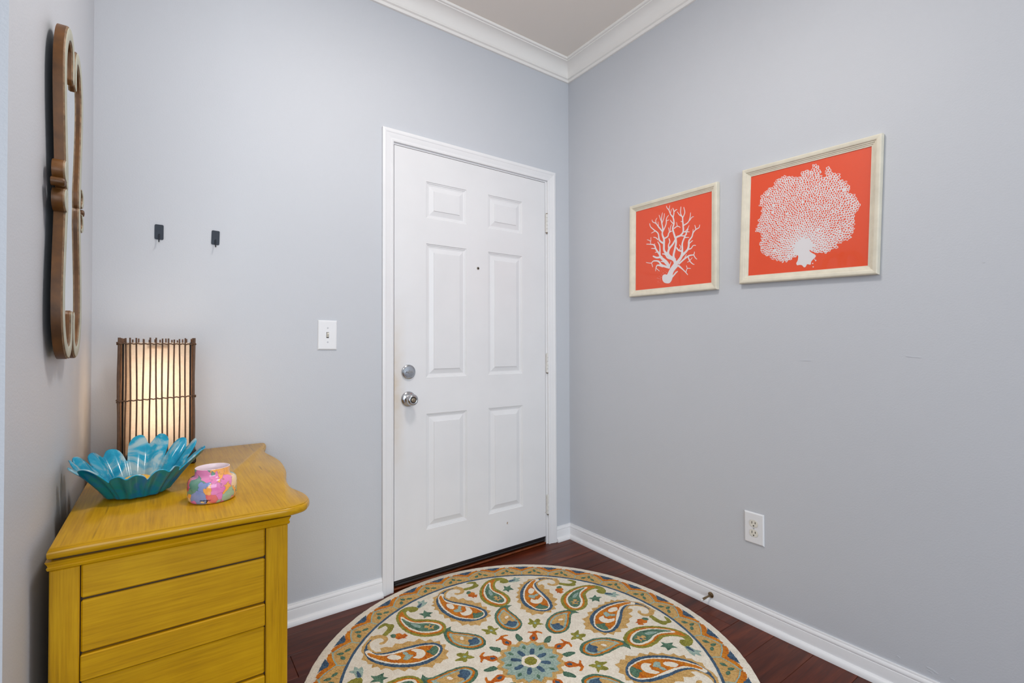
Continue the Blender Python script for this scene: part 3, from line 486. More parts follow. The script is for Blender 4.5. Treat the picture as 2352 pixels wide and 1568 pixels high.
baseboard('baseboard_left', (XW, YE, 0), (XW, 0, 0), (1, 0, 0), 0, 1, 'white baseboard behind the mustard chest')

# door casing (three mitred pieces), jamb and threshold
cas = [(0, .0), (0, .0095), (.004, .0115), (.009, .0120), (.0105, .0105), (.0135, .0100), (.018, .0112), (.030, .0142), (.036, .0150), (.0375, .0165), (.042, .0178), (.050, .0178), (CW, .0160), (CW, 0)]
casing = empty('trim_4', (0, 0, 0)); structure(casing, 'white moulded casing around the entry door')
def casing_piece(A, B, out, mA, mB):
    A, B, out = Vector(A), Vector(B), Vector(out); d = (B - A).normalized(); n = len(cas); V = []
    for e, mt, sg in ((A, mA, -1), (B, mB, 1)):
        for (w, h) in cas: V.append(e + out*w + d*(sg*w*mt) + Vector((0, -h, 0)))
    F = [(i, (i+1) % n, n + (i+1) % n, n + i) for i in range(n)] + [tuple(range(n))[::-1], tuple(range(n, 2*n))]
    if (d.cross(out)).y > 0: F = [f[::-1] for f in F]
    MB().add(V, F).build('casing_board', M['trim'], casing, auto=30)
casing_piece((CI0, 0, 0), (CI0, 0, CIZ), (-1, 0, 0), 0, 1)
casing_piece((CI1, 0, 0), (CI1, 0, CIZ), (1, 0, 0), 0, 1)
casing_piece((CI0, 0, CIZ), (CI1, 0, CIZ), (0, 0, 1), 1, 1)
mb = MB()
mb.box((CI0 - .0035, .0005, 0), (DX0 - .0032, .135, CIZ)); mb.box((DX1 + .0032, .0005, 0), (CI1 + .0035, .135, CIZ)); mb.box((DX0 - .0032, .0005, DZ1 + .0035), (DX1 + .0032, .135, CIZ + .0035))
mb.build('door_jamb', M['trim'], casing)
MB().box((DX0 - .003, .05, .0), (DX1 + .003, .06, DZ1 + .003)).build('gap_shade_sheet', M['gap'], casing)  # dark sheet behind the leaf, shade of the door gaps put into its colour
th = MB().box((DX0 - .003, -.0025, .0002), (DX1 + .003, .13, .012), 0, .004).build('trim_5', M['threshold'])
structure(th, 'orange-brown wooden threshold under the door')

# six-panel door
DW = DX1 - DX0
cols = [(.163, .390), (.521, .747)]
rws = [(.2475, .8060), (.9815, 1.6335), (1.7580, 1.9370)]
xs = sorted({0, DW} | {c for a in cols for c in a}); zs = sorted({DZ0, DZ1} | {c for a in rws for c in a})
mb = MB()
for i in range(len(xs) - 1):
    for j in range(len(zs) - 1):
        a, b, c, d = xs[i], xs[i+1], zs[j], zs[j+1]
        if (a, b) in cols and (c, d) in rws: continue
        mb.add([(a, 0, c), (b, 0, c), (b, 0, d), (a, 0, d)], [(0, 1, 2, 3)])
mb.add([(0, 0, DZ0), (DW, 0, DZ0), (DW, 0, DZ1), (0, 0, DZ1), (0, .044, DZ0), (DW, .044, DZ0), (DW, .044, DZ1), (0, .044, DZ1)],
       [(4, 7, 6, 5), (0, 4, 5, 1), (1, 5, 6, 2), (2, 6, 7, 3), (3, 7, 4, 0)])
door = mb.build('door_1', M['door'], None, (DX0, 0, 0))
structure(door, 'white six-panel entry door with satin chrome lock and knob')
rings = [(0, 0), (.003, .0035), (.0065, .0040), (.0085, .0065), (.0135, .0075), (.0165, .0085), (.020, .0080), (.0405, .0022), (.0418, -.0004), (.0435, -.0006)]
for (a, b) in cols:
    for (c, d) in rws:
        V = []; F = []
        for (ins, dep) in rings:
            V += [(a+ins, dep, c+ins), (b-ins, dep, c+ins), (b-ins, dep, d-ins), (a+ins, dep, d-ins)]
        for r in range(len(rings) - 1):
            for k in range(4): F.append((r*4+k, r*4+(k+1) % 4, (r+1)*4+(k+1) % 4, (r+1)*4+k))
        q = (len(rings)-1)*4; F.append((q, q+1, q+2, q+3))
        MB().add(V, F).build('door_panel', M['door'], door)
sw = MB().box((.001, .003, DZ0 - .016), (DW - .001, .040, DZ0 - .0002), 0, .002)
sw.box((.002, -.0015, DZ0 - .027), (DW - .002, .02, DZ0 - .0165), 0, .004)
sw.build('door_sweep', M['black'], door)
toY = Matrix.Rotation(math.radians(90), 4, 'X')       # lathe axis +z -> -y (into the room)
def onDoor(x, z): return Matrix.Translation((x - DX0, 0, z)) @ toY
# deadbolt
mb = MB().lathe([(.0335, 0), (.0345, .003), (.0335, .008), (.029, .0105), (.0275, .0103), (.0265, .0112), (.010, .0135), (.0005, .0138)], 40, 0, onDoor(-1.0275, 1.0125))
db = mb.build('deadbolt', M['steel'], door, smooth=False, auto=28)
mb = MB().lathe([(.0075, .010), (.0075, .016), (.006, .0175)], 20, 0, onDoor(-1.0275, 1.0125))
mb.box((-1.0275 - DX0 - .016, -.026, 1.0125 - .0035), (-1.0275 - DX0 + .016, -.015, 1.0125 + .0035), 0, .0028)
mb.build('thumb_turn', M['steel'], db, auto=30)
# knob
kx, kz = -1.0275, .884
kb = MB().lathe([(.034, 0), (.036, .002), (.036, .004), (.033, .0075), (.024, .011), (.017, .013), (.0150, .016), (.0145, .026), (.017, .030), (.022, .0335),
                 (.0262, .0395), (.0275, .046), (.0268, .053), (.0240, .0585), (.0205, .0618), (.0150, .0628), (.0140, .0605)], 44, 0, onDoor(kx, kz)).build('door_knob', M['steel'], door, smooth=True)
MB().lathe([(.0142, .0560), (.0142, .0612), (.0125, .0616)], 28, 0, onDoor(kx, kz)).build('lock_ring', M['gap'], kb, auto=30)
mb = MB().lathe([(.0108, .058), (.0106, .0630), (.0085, .0636)], 28, 0, onDoor(kx, kz))
mb.build('lock_button', M['brass_key'], kb, auto=30)
MB().box((kx - DX0 - .0075, -.0665, kz - .0018), (kx - DX0 + .0075, -.063, kz + .0018), 0, .001).build('lock_lever', M['brass_key'], kb)
MB().lathe([(.0028, .006), (.0028, .0118), (.0012, .0125)], 14, 0, onDoor(kx - .0205, kz + .002)).build('release_pin', M['gap'], kb, auto=30)
# peephole
pp = MB().lathe([(.0072, 0), (.0072, .0018), (.0050, .0024)], 20, 0, onDoor(-.6386, 1.5394)).build('peephole', M['hinge_worn'], door, auto=30)
MB().lathe([(.0045, .0018), (.0042, .0030), (.001, .0034)], 16, 0, onDoor(-.6386, 1.5394)).build('lens', M['slot'], pp, auto=30)
# hinges
for k, hz in enumerate((1.842, 1.0345, .2245)):
    h = empty('hinge', (DW + .0105, -.0062, hz), parent=door)
    kn = [(-.053, -.0325), (-.032, -.0115), (-.011, .0105), (.011, .0315), (.032, .053)]
    for (a, b) in kn:
        MB().lathe([(.0045, a), (.0058, a + .0008), (.0058, b - .0008), (.0045, b)], 14, 0).build('knuckle', M['hinge'], h, auto=35)
    MB().lathe([(.001, -.060), (.0042, -.0585), (.0048, -.055), (.0042, -.053)], 12).build('pin_tip', M['hinge_worn'], h, auto=40)
    MB().lathe([(.0042, .053), (.0052, .0545), (.0048, .0575), (.001, .0588)], 12).build('pin_head', M['hinge_worn'] if k == 0 else M['hinge'], h, auto=40)
    MB().box((-.0085, .0035, -.0525), (.006, .0065, .0525)).build('hinge_leaf', M['hinge'], h)

# small dents and scuffs in the paint of the right wall
def flake(y, z, w, h, rot, seed):
    r = random.Random(seed); n = 9
    pts = [(math.cos(2*math.pi*k/n)*w/2*r.uniform(.6, 1.1), math.sin(2*math.pi*k/n)*h/2*r.uniform(.6, 1.1)) for k in range(n)]
    c, s = math.cos(rot), math.sin(rot)
    pts = [(c*a - s*b, s*a + c*b) for a, b in pts]
    MB().prism(pts, 0, .0009, T=lambda a, b, d: (-d, y - a, z + b)).build('paint_scuff', M['wall'], wr)
for a in [(-.865, .8777, .012, .011, .3, 1), (-1.6696, .111, .03, .007, -.2, 2), (-1.667, .1045, .018, .004, -.2, 3), (-1.5853, .1082, .012, .004, -.2, 4),
          (-1.7192, .1086, .011, .006, -.3, 5), (-1.1493, .569, .008, .004, 0, 6), (-1.8025, 1.3754, .006, .004, 0, 7), (-1.6365, 1.0927, .05, .0022, -.1, 8), (-1.3106, 1.0743, .05, .0018, 0, 9)]:
    flake(*a)

# door stop on the baseboard
ds = empty('door_stop', (-.013, -.9218, .040), (0, 0, 0))
tag(ds, 'small aged brass door stop sticking out of the right baseboard', 'door stop')
toX = Matrix.Rotation(math.radians(-90), 4, 'Y')      # lathe axis +z -> -x
MB().lathe([(.0125, 0), (.0128, .002), (.010, .004), (.006, .0055), (.0045, .0065)], 24, 0, toX).build('flange', M['stop_metal'], ds, auto=40)
MB().lathe([(.0042, .006), (.0040, .036), (.0052, .040), (.0052, .066)], 16, 0, toX).build('rod', M['stop_metal'], ds, auto=40)
MB().lathe([(.0054, .066), (.0060, .068), (.0060, .076), (.0048, .078), (.001, .079)], 18, 0, toX).build('rubber_tip', M['stop_tip'], ds, auto=40)

# ================================================================== CHEST
chest = empty('chest_of_drawers', (0, 0, 0)); tag(chest, 'mustard yellow distressed wooden chest with a wavy-fronted top', 'chest')
ZT = .755
top = [(-2.1396, -.9040), (-2.0505, -.9045), (-1.9445, -.9060), (-1.8666, -.9080), (-1.8163, -.9090), (-1.7584, -.9125), (-1.7204, -.9140), (-1.6869, -.9010), (-1.6718, -.8785), (-1.6655, -.8546),
       (-1.6665, -.8166), (-1.6744, -.7796), (-1.6827, -.7411), (-1.6820, -.6904), (-1.6763, -.6304), (-1.6597, -.5417), (-1.6524, -.4806), (-1.6484, -.3997),
       (-1.6542, -.3173), (-1.6646, -.2397), (-1.6649, -.1644), (-1.6519, -.1101), (-1.6428, -.0664), (-1.6402, -.0420), (-1.6440, -.0260), (-1.6560, -.0200), (-1.6760, -.0200), (-1.9, -.0200), (-2.1396, -.0200)]
def soft(poly, keep):      # smooth all corners except those kept
    out = []
    n = len(poly); sm = catmull(poly, 4)
    for i in range(n):
        if i in keep or (i + 1) % n in keep: out.append(poly[i])
        else: out += sm[i*4:(i+1)*4]
    return out
tp = soft(top, {0, 28, 27, 26})
def inset(poly, d):
    n = len(poly); out = []
    sg = 1 if area2(poly) > 0 else -1
    for i in range(n):
        a, b, c = Vector(poly[i-1]), Vector(poly[i]), Vector(poly[(i+1) % n])
        e1, e2 = (b - a).normalized(), (c - b).normalized()
        n1, n2 = Vector((-e1.y, e1.x))*sg, Vector((-e2.y, e2.x))*sg
        m = (n1 + n2); m = m / max(.5, m.length_squared/2) if m.length > 0 else n1
        out.append(tuple(b + m*d))
    return out
def layered(name, poly, prof, mats, parent, auto=40):
    """stack of inset outlines (inset, z) closed at both ends"""
    if area2(poly) < 0: poly = poly[::-1]
    n = len(poly); mb = MB(); V = []; F = []
    for ins, z in prof: V += [(x, y, z) for x, y in inset(poly, ins)]
    for r in range(len(prof) - 1):
        for i in range(n): F.append((r*n+i, r*n+(i+1) % n, (r+1)*n+(i+1) % n, (r+1)*n+i))
    F.append(tuple(range(n))[::-1]); F.append(tuple((len(prof)-1)*n + i for i in range(n)))
    mb.add(V, F)
    if isinstance(mats, list): mb.m = [1]*(len(F) - 1) + [0]
    return mb.build(name, mats, parent, auto=auto)
layered('chest_top', tp, [(.008, ZT-.0225), (.003, ZT-.0212), (.0005, ZT-.0175), (0, ZT-.0130), (.0, ZT-.0085), (.0015, ZT-.0045), (.0034, ZT-.0035), (.0034, ZT-.0012), (.0050, ZT)], [M['mus_y'], M['mus_x']], chest, 50)
# body outline (front follows the wave of the top)
BX0, BX1, BY0, BY1 = -2.137, -1.7225, -.8955, -.033
wave = [(max(min(x - .056, BX1 + .02), BX1 - .022), y) for x, y in top[11:21]]
PL, PR = -2.0935, -1.7690                       # inner edges of the two posts on the near end
mould = [(BX0 - .0005, BY0 - .001), (BX1 + .001, BY0 - .001)] + [(x + .010, y) for x, y in wave] + [(BX1 + .001, BY1), (BX0 - .0005, BY1)]
layered('cornice_moulding', mould, [(.0, ZT-.0445), (-.002, ZT-.0425), (-.003, ZT-.0385), (-.0010, ZT-.0365), (-.002, ZT-.033), (-.0045, ZT-.0275), (-.0050, ZT-.0262)], M['mus_x'], chest, 50)
ZB = ZT - .0445
layered('shadow_gap_glaze', mould, [(.006, ZT-.0264), (.006, ZT-.0222)], M['glaze'], chest)  # dark glaze core that also paints the shadow gap under the top
for (x0, x1, y0, y1) in ((BX0, PL, BY0, BY0 + .045), (PR, BX1, BY0, BY0 + .045), (BX0, PL, BY1 - .045, BY1), (PR, BX1, BY1 - .045, BY1)):
    MB().box((x0, y0, 0), (x1, y1, ZB), 0, .0022).build('corner_post', M['mus_z'], chest)
MB().box((BX0 + .004, BY0 + .012, .10), (PR + .02, BY1 - .012, ZB - .001)).build('carcass', M['glaze'], chest)
def end_boards(yface, sgn):
    for nm, z0, z1, rec in (('end_panel', .6440, ZB - .0005, .004), ('end_panel', .5385, .6395, .0045), ('end_rail', .4850, .5355, .0005), ('end_panel', .3740, .4815, .005),
                            ('end_rail', .3200, .3710, .0005), ('end_panel', .2120, .3165, .005), ('end_rail', .1200, .2090, .0005)):
        a, b = yface + sgn*rec, yface + sgn*.016
        MB().box((PL + .0014, a, z0), (PR - .0014, b, z1), 0, .0030 if nm == 'end_panel' else .0020).build(nm, M['mus_x'], chest)
end_boards(BY0, 1); end_boards(BY1, -1)
MB().box((BX0, BY0 + .046, .10), (BX0 + .006, BY1 - .046, ZB - .001)).build('back_panel', M['mus_z'], chest)
# bowed drawer fronts between the front posts
fr = catmull([(BX1 - .004, BY0 + .047)] + wave[1:-1] + [(BX1 - .004, BY1 - .047)], 3, False)
for z0, z1 in ((.545, ZB - .004), (.365, .540), (.130, .360)):
    poly = [(x, y) for x, y in fr] + [(BX1 - .030, BY1 - .047), (BX1 - .030, BY0 + .047)]
    dr = layered('drawer', poly, [(.003, z0), (.0, z0 + .003), (.0, z1 - .003), (.003, z1)], M['mus_y'], chest, 40)
    for yk in (-.68, -.25):
        xk = min(fr, key=lambda q: abs(q[1] - yk))[0]
        MB().lathe([(.007, 0), (.006, .008), (.013, .014), (.015, .020), (.011, .026), (.002, .028)], 20, 0, Matrix.Translation((xk - .001, yk, (z0+z1)/2)) @ Matrix.Rotation(math.radians(90), 4, 'Y')).build('drawer_knob', M['mus_z'], dr, smooth=True)
MB().box((BX1 - .032, BY0 + .047, .09), (BX1 - .006, BY1 - .047, .126), 0, .002).build('front_rail', M['mus_y'], chest)

# ================================================================== TABLE LAMP
LX0, LX1, LY0, LY1 = -2.0760, -1.8860, -.2620, -.0720
lamp = empty('table_lamp', ((LX0+LX1)/2, (LY0+LY1)/2, ZT)); tag(lamp, 'lit table lamp with dark rattan sticks around a linen shade', 'lamp')
hx = (LX1 - LX0)/2; hb = hx + .0075
MB().box((-hb, -hb, .0003), (hb, hb, .045), 0, .004).build('lamp_base', M['lamp_black'], lamp)
H0, H1 = .0455, .404
rr = random.Random(5)
def stick(x, y, r, top_dz, wob=.0011):
    pts = []
    ph = rr.uniform(0, 6)
    for k in range(9):
        t = k/8; z = H0 + (H1 + top_dz - H0)*t
        w = wob*math.sin(ph + 5*t)
        pts.append((x + w, y + wob*.4*math.sin(ph*1.7 + 4*t), z))
    MB().tube(pts, r, 8).build('rattan_stick', M['bamboo'], lamp, auto=60)
fronts = [-.083, -.0715, -.0565, -.0400, -.0235, -.0075, .0080, .0225, .0385, .0530, .0680]
for x in fronts: stick(x + .004, -hx, .0022, rr.uniform(-.003, .003))
for x in fronts: stick(-x - .002, hx, .0022, rr.uniform(-.003, .003))
for y in fronts[1:-1:2]: stick(-hx, y + .004, .0022, rr.uniform(-.003, .003)); stick(hx, -y, .0022, rr.uniform(-.003, .003))
for sx in (-1, 1):
    for sy in (-1, 1):
        x, y = sx*hx, sy*hx
        MB().tube([(x + .001*math.sin(k*1.3), y, H0 + (H1 + .002 - H0)*k/6) for k in range(7)], .0037, 10).build('corner_post', M['bamboo'], lamp, auto=60)
def wrap(z, dz):
    for side in range(4):
        pts = []
        for k in range(41):
            t = -1 + 2*k/40; o = hx + .0036 + .0016*math.sin(k*1.9)
            zz = z + dz*((t+1)/2 if side == 0 else (.5 if side in (1, 3) else 0)) + .0013*math.cos(k*1.9)
            p = {0: (t*(hx+.004), -o), 1: (o, t*(hx+.004)), 2: (-t*(hx+.004), o), 3: (-o, -t*(hx+.004))}[side]
            pts.append((p[0], p[1], zz))
        MB().tube(pts, .0020, 7).build('rattan_wrap', M['bamboo'], lamp, smooth=True)
    for sx in (-1, 1):
        for sy in (-1, 1):
            pts = [(sx*hx + .0052*math.cos(a), sy*hx + .0052*math.sin(a), z + (dz if (sx > 0 and sy < 0) else 0) + .003*math.sin(a*.5)) for a in [k*.7 for k in range(14)]]
            MB().tube(pts, .0021, 6).build('corner_binding', M['bamboo'], lamp, smooth=True)
wrap(.388, -.002); wrap(.2125, .006)
hl = hx - .0105
for sx in (-1, 1):
    for sy in (-1, 1):
        MB().tube([(sx*(hl + .001), sy*(hl + .001), H0), (sx*(hl + .001), sy*(hl + .001), .391)], .0022, 8).build('frame_wire', M['lamp_black'], lamp)
sh = MB(); zl0, zl1 = .047, .391
q = [(-hl, -hl), (hl, -hl), (hl, hl), (-hl, hl)]
sh.add([(x, y, zl0) for x, y in q] + [(x, y, zl1) for x, y in q], [(0, 1, 5, 4), (1, 2, 6, 5), (2, 3, 7, 6), (3, 0, 4, 7)])
shade = sh.build('lamp_shade', M['linen'], lamp)
so = shade.modifiers.new('thick', 'SOLIDIFY'); so.thickness = .0006
seam = MB().add([(-hl + .001, -hl + .0015, zl0), (-hl + .0195, -hl + .0015, zl0), (-hl + .0195, -hl + .0015, zl1), (-hl + .001, -hl + .0015, zl1)], [(0, 1, 2, 3)]).build('seam_overlap', M['linen'], shade)
so = seam.modifiers.new('thick', 'SOLIDIFY'); so.thickness = .0006
tg = MB().box((-.0255, -hl + .0025, zl1 - .0205), (.0285, -hl + .003, zl1 - .009)).build('inner_strip', M['linen'], shade)  # linen strip inside the front, makes a darker patch near the top
MB().lathe([(.004, .045), (.004, .10), (.014, .105), (.014, .130), (.010, .136)], 16).build('lamp_socket', M['lamp_black'], lamp, auto=40)
MB().lathe([(.010, .136), (.013, .142), (.024, .158), (.028, .172), (.025, .186), (.014, .195), (.001, .198)], 24).build('light_bulb', M['bulb'], lamp, smooth=True)
pl = bpy.data.lights.new('lamp_light', 'POINT'); pl.energy = 1.0; pl.color = (1.0, .88, .755); pl.shadow_soft_size = .062
for zz in (.150, .285):
    po = bpy.data.objects.new('lamp_light', pl); COL.objects.link(po); po.parent = lamp; po.location = (0, 0, zz)

# ================================================================== GLASS FLOWER BOWL
bowl = empty('flower_bowl', (-2.0185, -.572, ZT)); tag(bowl, 'turquoise glass bowl shaped like an open flower with a yellow centre', 'bowl')
NP, NTH, NR = 8, 24, 20
amp = [1.02, 1.24, .95, .88, 1.00, .60, .66, 1.02]       # petal lengths, counter-clockwise from +x
def prof(t):      # radius, height along a petal
    return .066 + .080*t**1.12 + .020*max(0, t - .72)**1.4, .0035 + .105*t**.95
V = []; F = []; cols_n = NP*NTH
off = math.radians(14)
for i in range(NR + 1):
    for k in range(cols_n):
        pi, u = divmod(k, NTH); u = (u / NTH)*2 - 1
        th = off + (pi + (u + 1)/2)*2*math.pi/NP
        a = amp[pi]; an = .52 - .09*max(0, -math.sin(th)); w = (1 - abs(u)**5)
        tm = an + (a - an)*w*(1 - .44*math.exp(-(u/.20)**2))
        t = i/NR*tm
        r, z = prof(t)
        rib = .0052*math.cos(u*math.pi*2.0)*min(1, .45 + t*2.5) - .0075*(abs(u)**5)*min(1, .7 + t*2)
        r += rib + .007*t*t*math.sin(3.1*pi)
        z += .010*t*t*t*math.cos(2.3*pi) + .012*(t**3)*(1 - abs(u))*(.5 if pi % 2 else -.3)
        V.append((r*math.cos(th), r*math.sin(th), z))
for i in range(NR):
    for k in range(cols_n):
        F.append((i*cols_n+k, i*cols_n+(k+1) % cols_n, (i+1)*cols_n+(k+1) % cols_n, (i+1)*cols_n+k))
F.append(tuple(range(cols_n))[::-1])
bw = MB().add(V, F).build('bowl_petals', [M['bowl_out'], M['bowl_in']], bowl, smooth=True)
so = bw.modifiers.new('thick', 'SOLIDIFY'); so.thickness = .0042; so.offset = -1; so.material_offset = 1; so.material_offset_rim = 1
sb = bw.modifiers.new('round', 'SUBSURF'); sb.levels = 1; sb.render_levels = 1
MB().lathe([(.052, .0085), (.050, .024), (.038, .037), (.022, .045), (.001, .047)], 36).build('bowl_centre', M['bowl_yellow'], bowl, smooth=True)

# ================================================================== WATERCOLOUR JAR
jar = empty('candle_jar', (-1.8648, -.735, ZT)); tag(jar, 'small glazed candle jar with multicoloured watercolour blotches', 'jar')
outer = [(.0440, .0006), (.0480, .0022), (.0515, .008), (.0530, .018), (.0532, .036), (.0528, .046), (.0505, .0535), (.0455, .0585), (.0395, .0605), (.0378, .0625), (.0372, .068), (.0374, .0785), (.0372, .0800)]
MB().lathe(outer, 72, 0, None, True, False).build('jar_body', M['jar'], jar, smooth=True)
inner = [(.0372, .0800), (.0362, .0806), (.0350, .0796), (.0348, .066), (.0360, .060), (.0445, .0555), (.0480, .046), (.0480, .020), (.0300, .012), (.001, .012)]
MB().lathe(inner, 72, 0, None, False, True).build('jar_lining', M['jar_in'], jar, smooth=True)
def on_jar(a, z):
    pts = outer
    for (r0, z0), (r1, z1) in zip(pts[:-1], pts[1:]):
        if z0 <= z <= z1:
            r = r0 + (r1-r0)*(z-z0)/(z1-z0) + .0003; return (r*math.cos(a), r*math.sin(a), z)
a0 = math.radians(-112)
sig = [[(-.010, .0105), (-.008, .0125), (-.006, .0105), (-.0055, .0125), (-.004, .0108)], [(-.003, .0105), (-.002, .0125), (-.0005, .0110), (.001, .0128), (.0025, .0108)],
       [(.004, .0120), (.0055, .0128), (.0055, .0105), (.004, .0108), (.006, .0100), (.003, .0068), (.0045, .0070), (.008, .0120), (.010, .0112), (.013, .0118)]]
mb = MB()
for st in sig: mb.tube([on_jar(a0 + x/.053, z) for x, z in catmull(st, 4, False)], .0007, 6)
mb.build('signature', M['ink'], jar)

# ================================================================== WALL HOOKS
def rounded(w, h, r, n=6):
    out = []
    for cx, cy, a0 in ((w/2-r, h/2-r, 0), (-w/2+r, h/2-r, 90), (-w/2+r, -h/2+r, 180), (w/2-r, -h/2+r, 270)):
        for k in range(n + 1):
            a = math.radians(a0 + 90*k/n); out.append((cx + r*math.cos(a), cy + r*math.sin(a)))
    return out
for (hxp, hzp, rot, lab) in ((-1.9820, 1.5452, .006, 'small black adhesive hook on the door wall, nearer the mirror'), (-1.8090, 1.5472, .03, 'small black adhesive hook on the door wall, nearer the light switch')):
    hk = empty('wall_hook', (hxp, 0, hzp), (0, rot, 0)); tag(hk, lab, 'hook', 'pair of black wall hooks')
    T = lambda x, y, z: (x, -z, y)
    mb = MB(); pl2 = rounded(.0262, .0535, .0042)
    mb.prism(pl2, .0004, .0030, 0, 0, True, T)
    po_ = [(x*.94, y*.97) for x, y in pl2]; mb.prism(po_, .0030, .0036, 0, 0, False, T)
    mb.build('plate', M['hook'], hk, auto=35)
    cv = catmull([(0, -.003, -.010), (0, -.010, -.0095), (0, -.0150, -.015), (0, -.0160, -.026), (0, -.0175, -.034), (0, -.0235, -.0385), (0, -.0275, -.0350)], 5, False)
    MB().tube(cv, .0019, 10).build('prong', M['hook'], hk, smooth=True)

# ================================================================== SWITCH AND OUTLET
def plate_mesh(w, h, d=.0062):
    mb = MB(); V = []; F = []
    prf = [(0, .0004), (0, .0018), (.0012, .0040), (.0042, .0060), (.0058, d)]
    for ins, z in prf: V += [(-w/2+ins, -z, -h/2+ins), (w/2-ins, -z, -h/2+ins), (w/2-ins, -z, h/2-ins), (-w/2+ins, -z, h/2-ins)]
    for r in range(len(prf) - 1):
        for k in range(4): F.append((r*4+k, r*4+(k+1) % 4, (r+1)*4+(k+1) % 4, (r+1)*4+k))
    q = (len(prf)-1)*4; F.append((q, q+1, q+2, q+3)); F.append((3, 2, 1, 0))
    return mb.add(V, F)
sw = empty('light_switch', (-1.3977, 0, 1.1821), (0, .012, 0)); tag(sw, 'white toggle light switch plate left of the door', 'light switch')
plate_mesh(.0795, .1262).build('switch_plate', M['plate'], sw)
MB().box((-.0052, -.0066, -.0125), (.0052, -.0055, .0125)).build('toggle_slot', M['slot'], sw)
MB().add([(-.0043, -.006, -.010), (.0043, -.006, -.010), (.0043, -.006, .010), (-.0043, -.006, .010), (-.0036, -.0155, .0035), (.0036, -.0155, .0035), (.0036, -.0160, .0105), (-.0036, -.0160, .0105)],
         [(0, 1, 5, 4), (1, 2, 6, 5), (2, 3, 7, 6), (3, 0, 4, 7), (4, 5, 6, 7)]).build('toggle', M['almond'], sw)
for z in (-.0302, .0302): MB().lathe([(.0034, .0060), (.0032, .0068), (.001, .0072)], 14, 0, Matrix.Translation((0, 0, z)) @ toY).build('plate_screw', M['screw'], sw, auto=40)
ol = empty('power_outlet', (0, -1.1107, .3860), (0, 0, math.radians(-90))); tag(ol, 'white duplex power outlet low on the right wall', 'outlet')
plate_mesh(.0805, .1262).build('outlet_plate', M['plate'], ol)
for z in (-.0193, .0193):
    oc = rounded(.0345, .0285, .0125, 8)
    T = lambda x, y, d, z=z: (x, -d, y + z)
    MB().prism([(x*1.04, y*1.04) for x, y in oc], .0058, .0063, 0, 0, False, T).build('socket_recess', M['screw'], ol)
    s1 = MB().prism(oc, .0060, .0078, 0, 0, False, T).build('socket_face', M['almond'], ol)
    for bx, hh in ((-.0066, .0048), (.0066, .0040)): MB().box((bx - .0012, -.0082, z + .0035 - hh), (bx + .0012, -.0074, z + .0035 + hh)).build('blade_slot', M['slot'], s1)
    gp = [(-.0024, .0)] + [(.0024*math.cos(math.radians(180 + k*20)), -.0024 + .0028*math.sin(math.radians(180 + k*20))) for k in range(10)] + [(.0024, 0)]
    MB().prism([(x, y - .0065) for x, y in gp], .0074, .0082, 0, 0, False, T).build('ground_slot', M['slot'], s1)
MB().lathe([(.0034, .0060), (.0032, .0068), (.001, .0072)], 14, 0, toY).build('plate_screw', M['screw'], ol, auto=40)

# ================================================================== MIRROR
MC, MZ = -.668, 1.468
mir = empty('wall_mirror', (XW, MC, MZ)); tag(mir, 'tall scrolled wooden mirror in cream and bronze on the left wall', 'mirror')
XB, XF = .0125, .0315
TM = lambda s, h, d: (d, s, h)                 # s = along the wall (+ towards the door), h = height, d = out of the wall
def band(path, widths, name, sub=6, x0=XB, x1=XF, parent=mir, flip=1, up=1):
    p = catmull(path, sub, False); w = []
    for i in range(len(widths) - 1):
        for k in range(sub): w.append(widths[i] + (widths[i+1] - widths[i])*k/sub)
    w.append(widths[-1])
    p = [(flip*a, up*b) for a, b in p]
    mb = MB(); rings = [(1.0, x0), (1.0, x1 - .0035), (.90, x1 - .0022), (.84, x1 - .0026), (.80, x1 - .0008), (.70, x1)]
    outs = [ribbon2d(p, [k*f for k in w]) for f, _ in rings]
    n = len(outs[0]); V = []
    for o, (_, x) in zip(outs, rings): V += [TM(a, b, x) for a, b in o]
    for r in range(len(rings) - 1):
        F = [(r*n+i, r*n+(i+1) % n, (r+1)*n+(i+1) % n, (r+1)*n+i) for i in range(n)]
        if r == 0: mb.add(V, F, 2)
        else:
            mb.f += F; mb.m += [1 if r < 4 else 0]*len(F)
    half = (n - 2)//2; q = (len(rings)-1)*n      # front face as quads between the two sides (tip0, R.., tip, L..)
    R = [q + 1 + i for i in range(half)]; L = [q + n - 1 - i for i in range(half)]
    if outs[0] is not None:
        Fq = [(R[i], R[i+1], L[i+1], L[i]) for i in range(half - 1)] + [(q, R[0], L[0]), (R[-1], q + half + 1, L[-1])]
        mb.f += Fq; mb.m += [0]*len(Fq)
    o = mb.build(name, [M['frame_cream'], M['frame_edge'], M['frame_side']], parent, auto=45)
    bm_fix(o); return o
import bmesh
def bm_fix(o):
    bm = bmesh.new(); bm.from_mesh(o.data); bmesh.ops.recalc_face_normals(bm, faces=bm.faces); bm.to_mesh(o.data); bm.free()
up_path = [(.0165, .262), (.0160, .300), (.0260, .334), (.0560, .347), (.0920, .330), (.1160, .288), (.1215, .235), (.1160, .170), (.1040, .100), (.0930, .040), (.0900, .004)]
up_w = [.020, .024, .027, .030, .030, .029, .028, .028, .030, .034, .020]
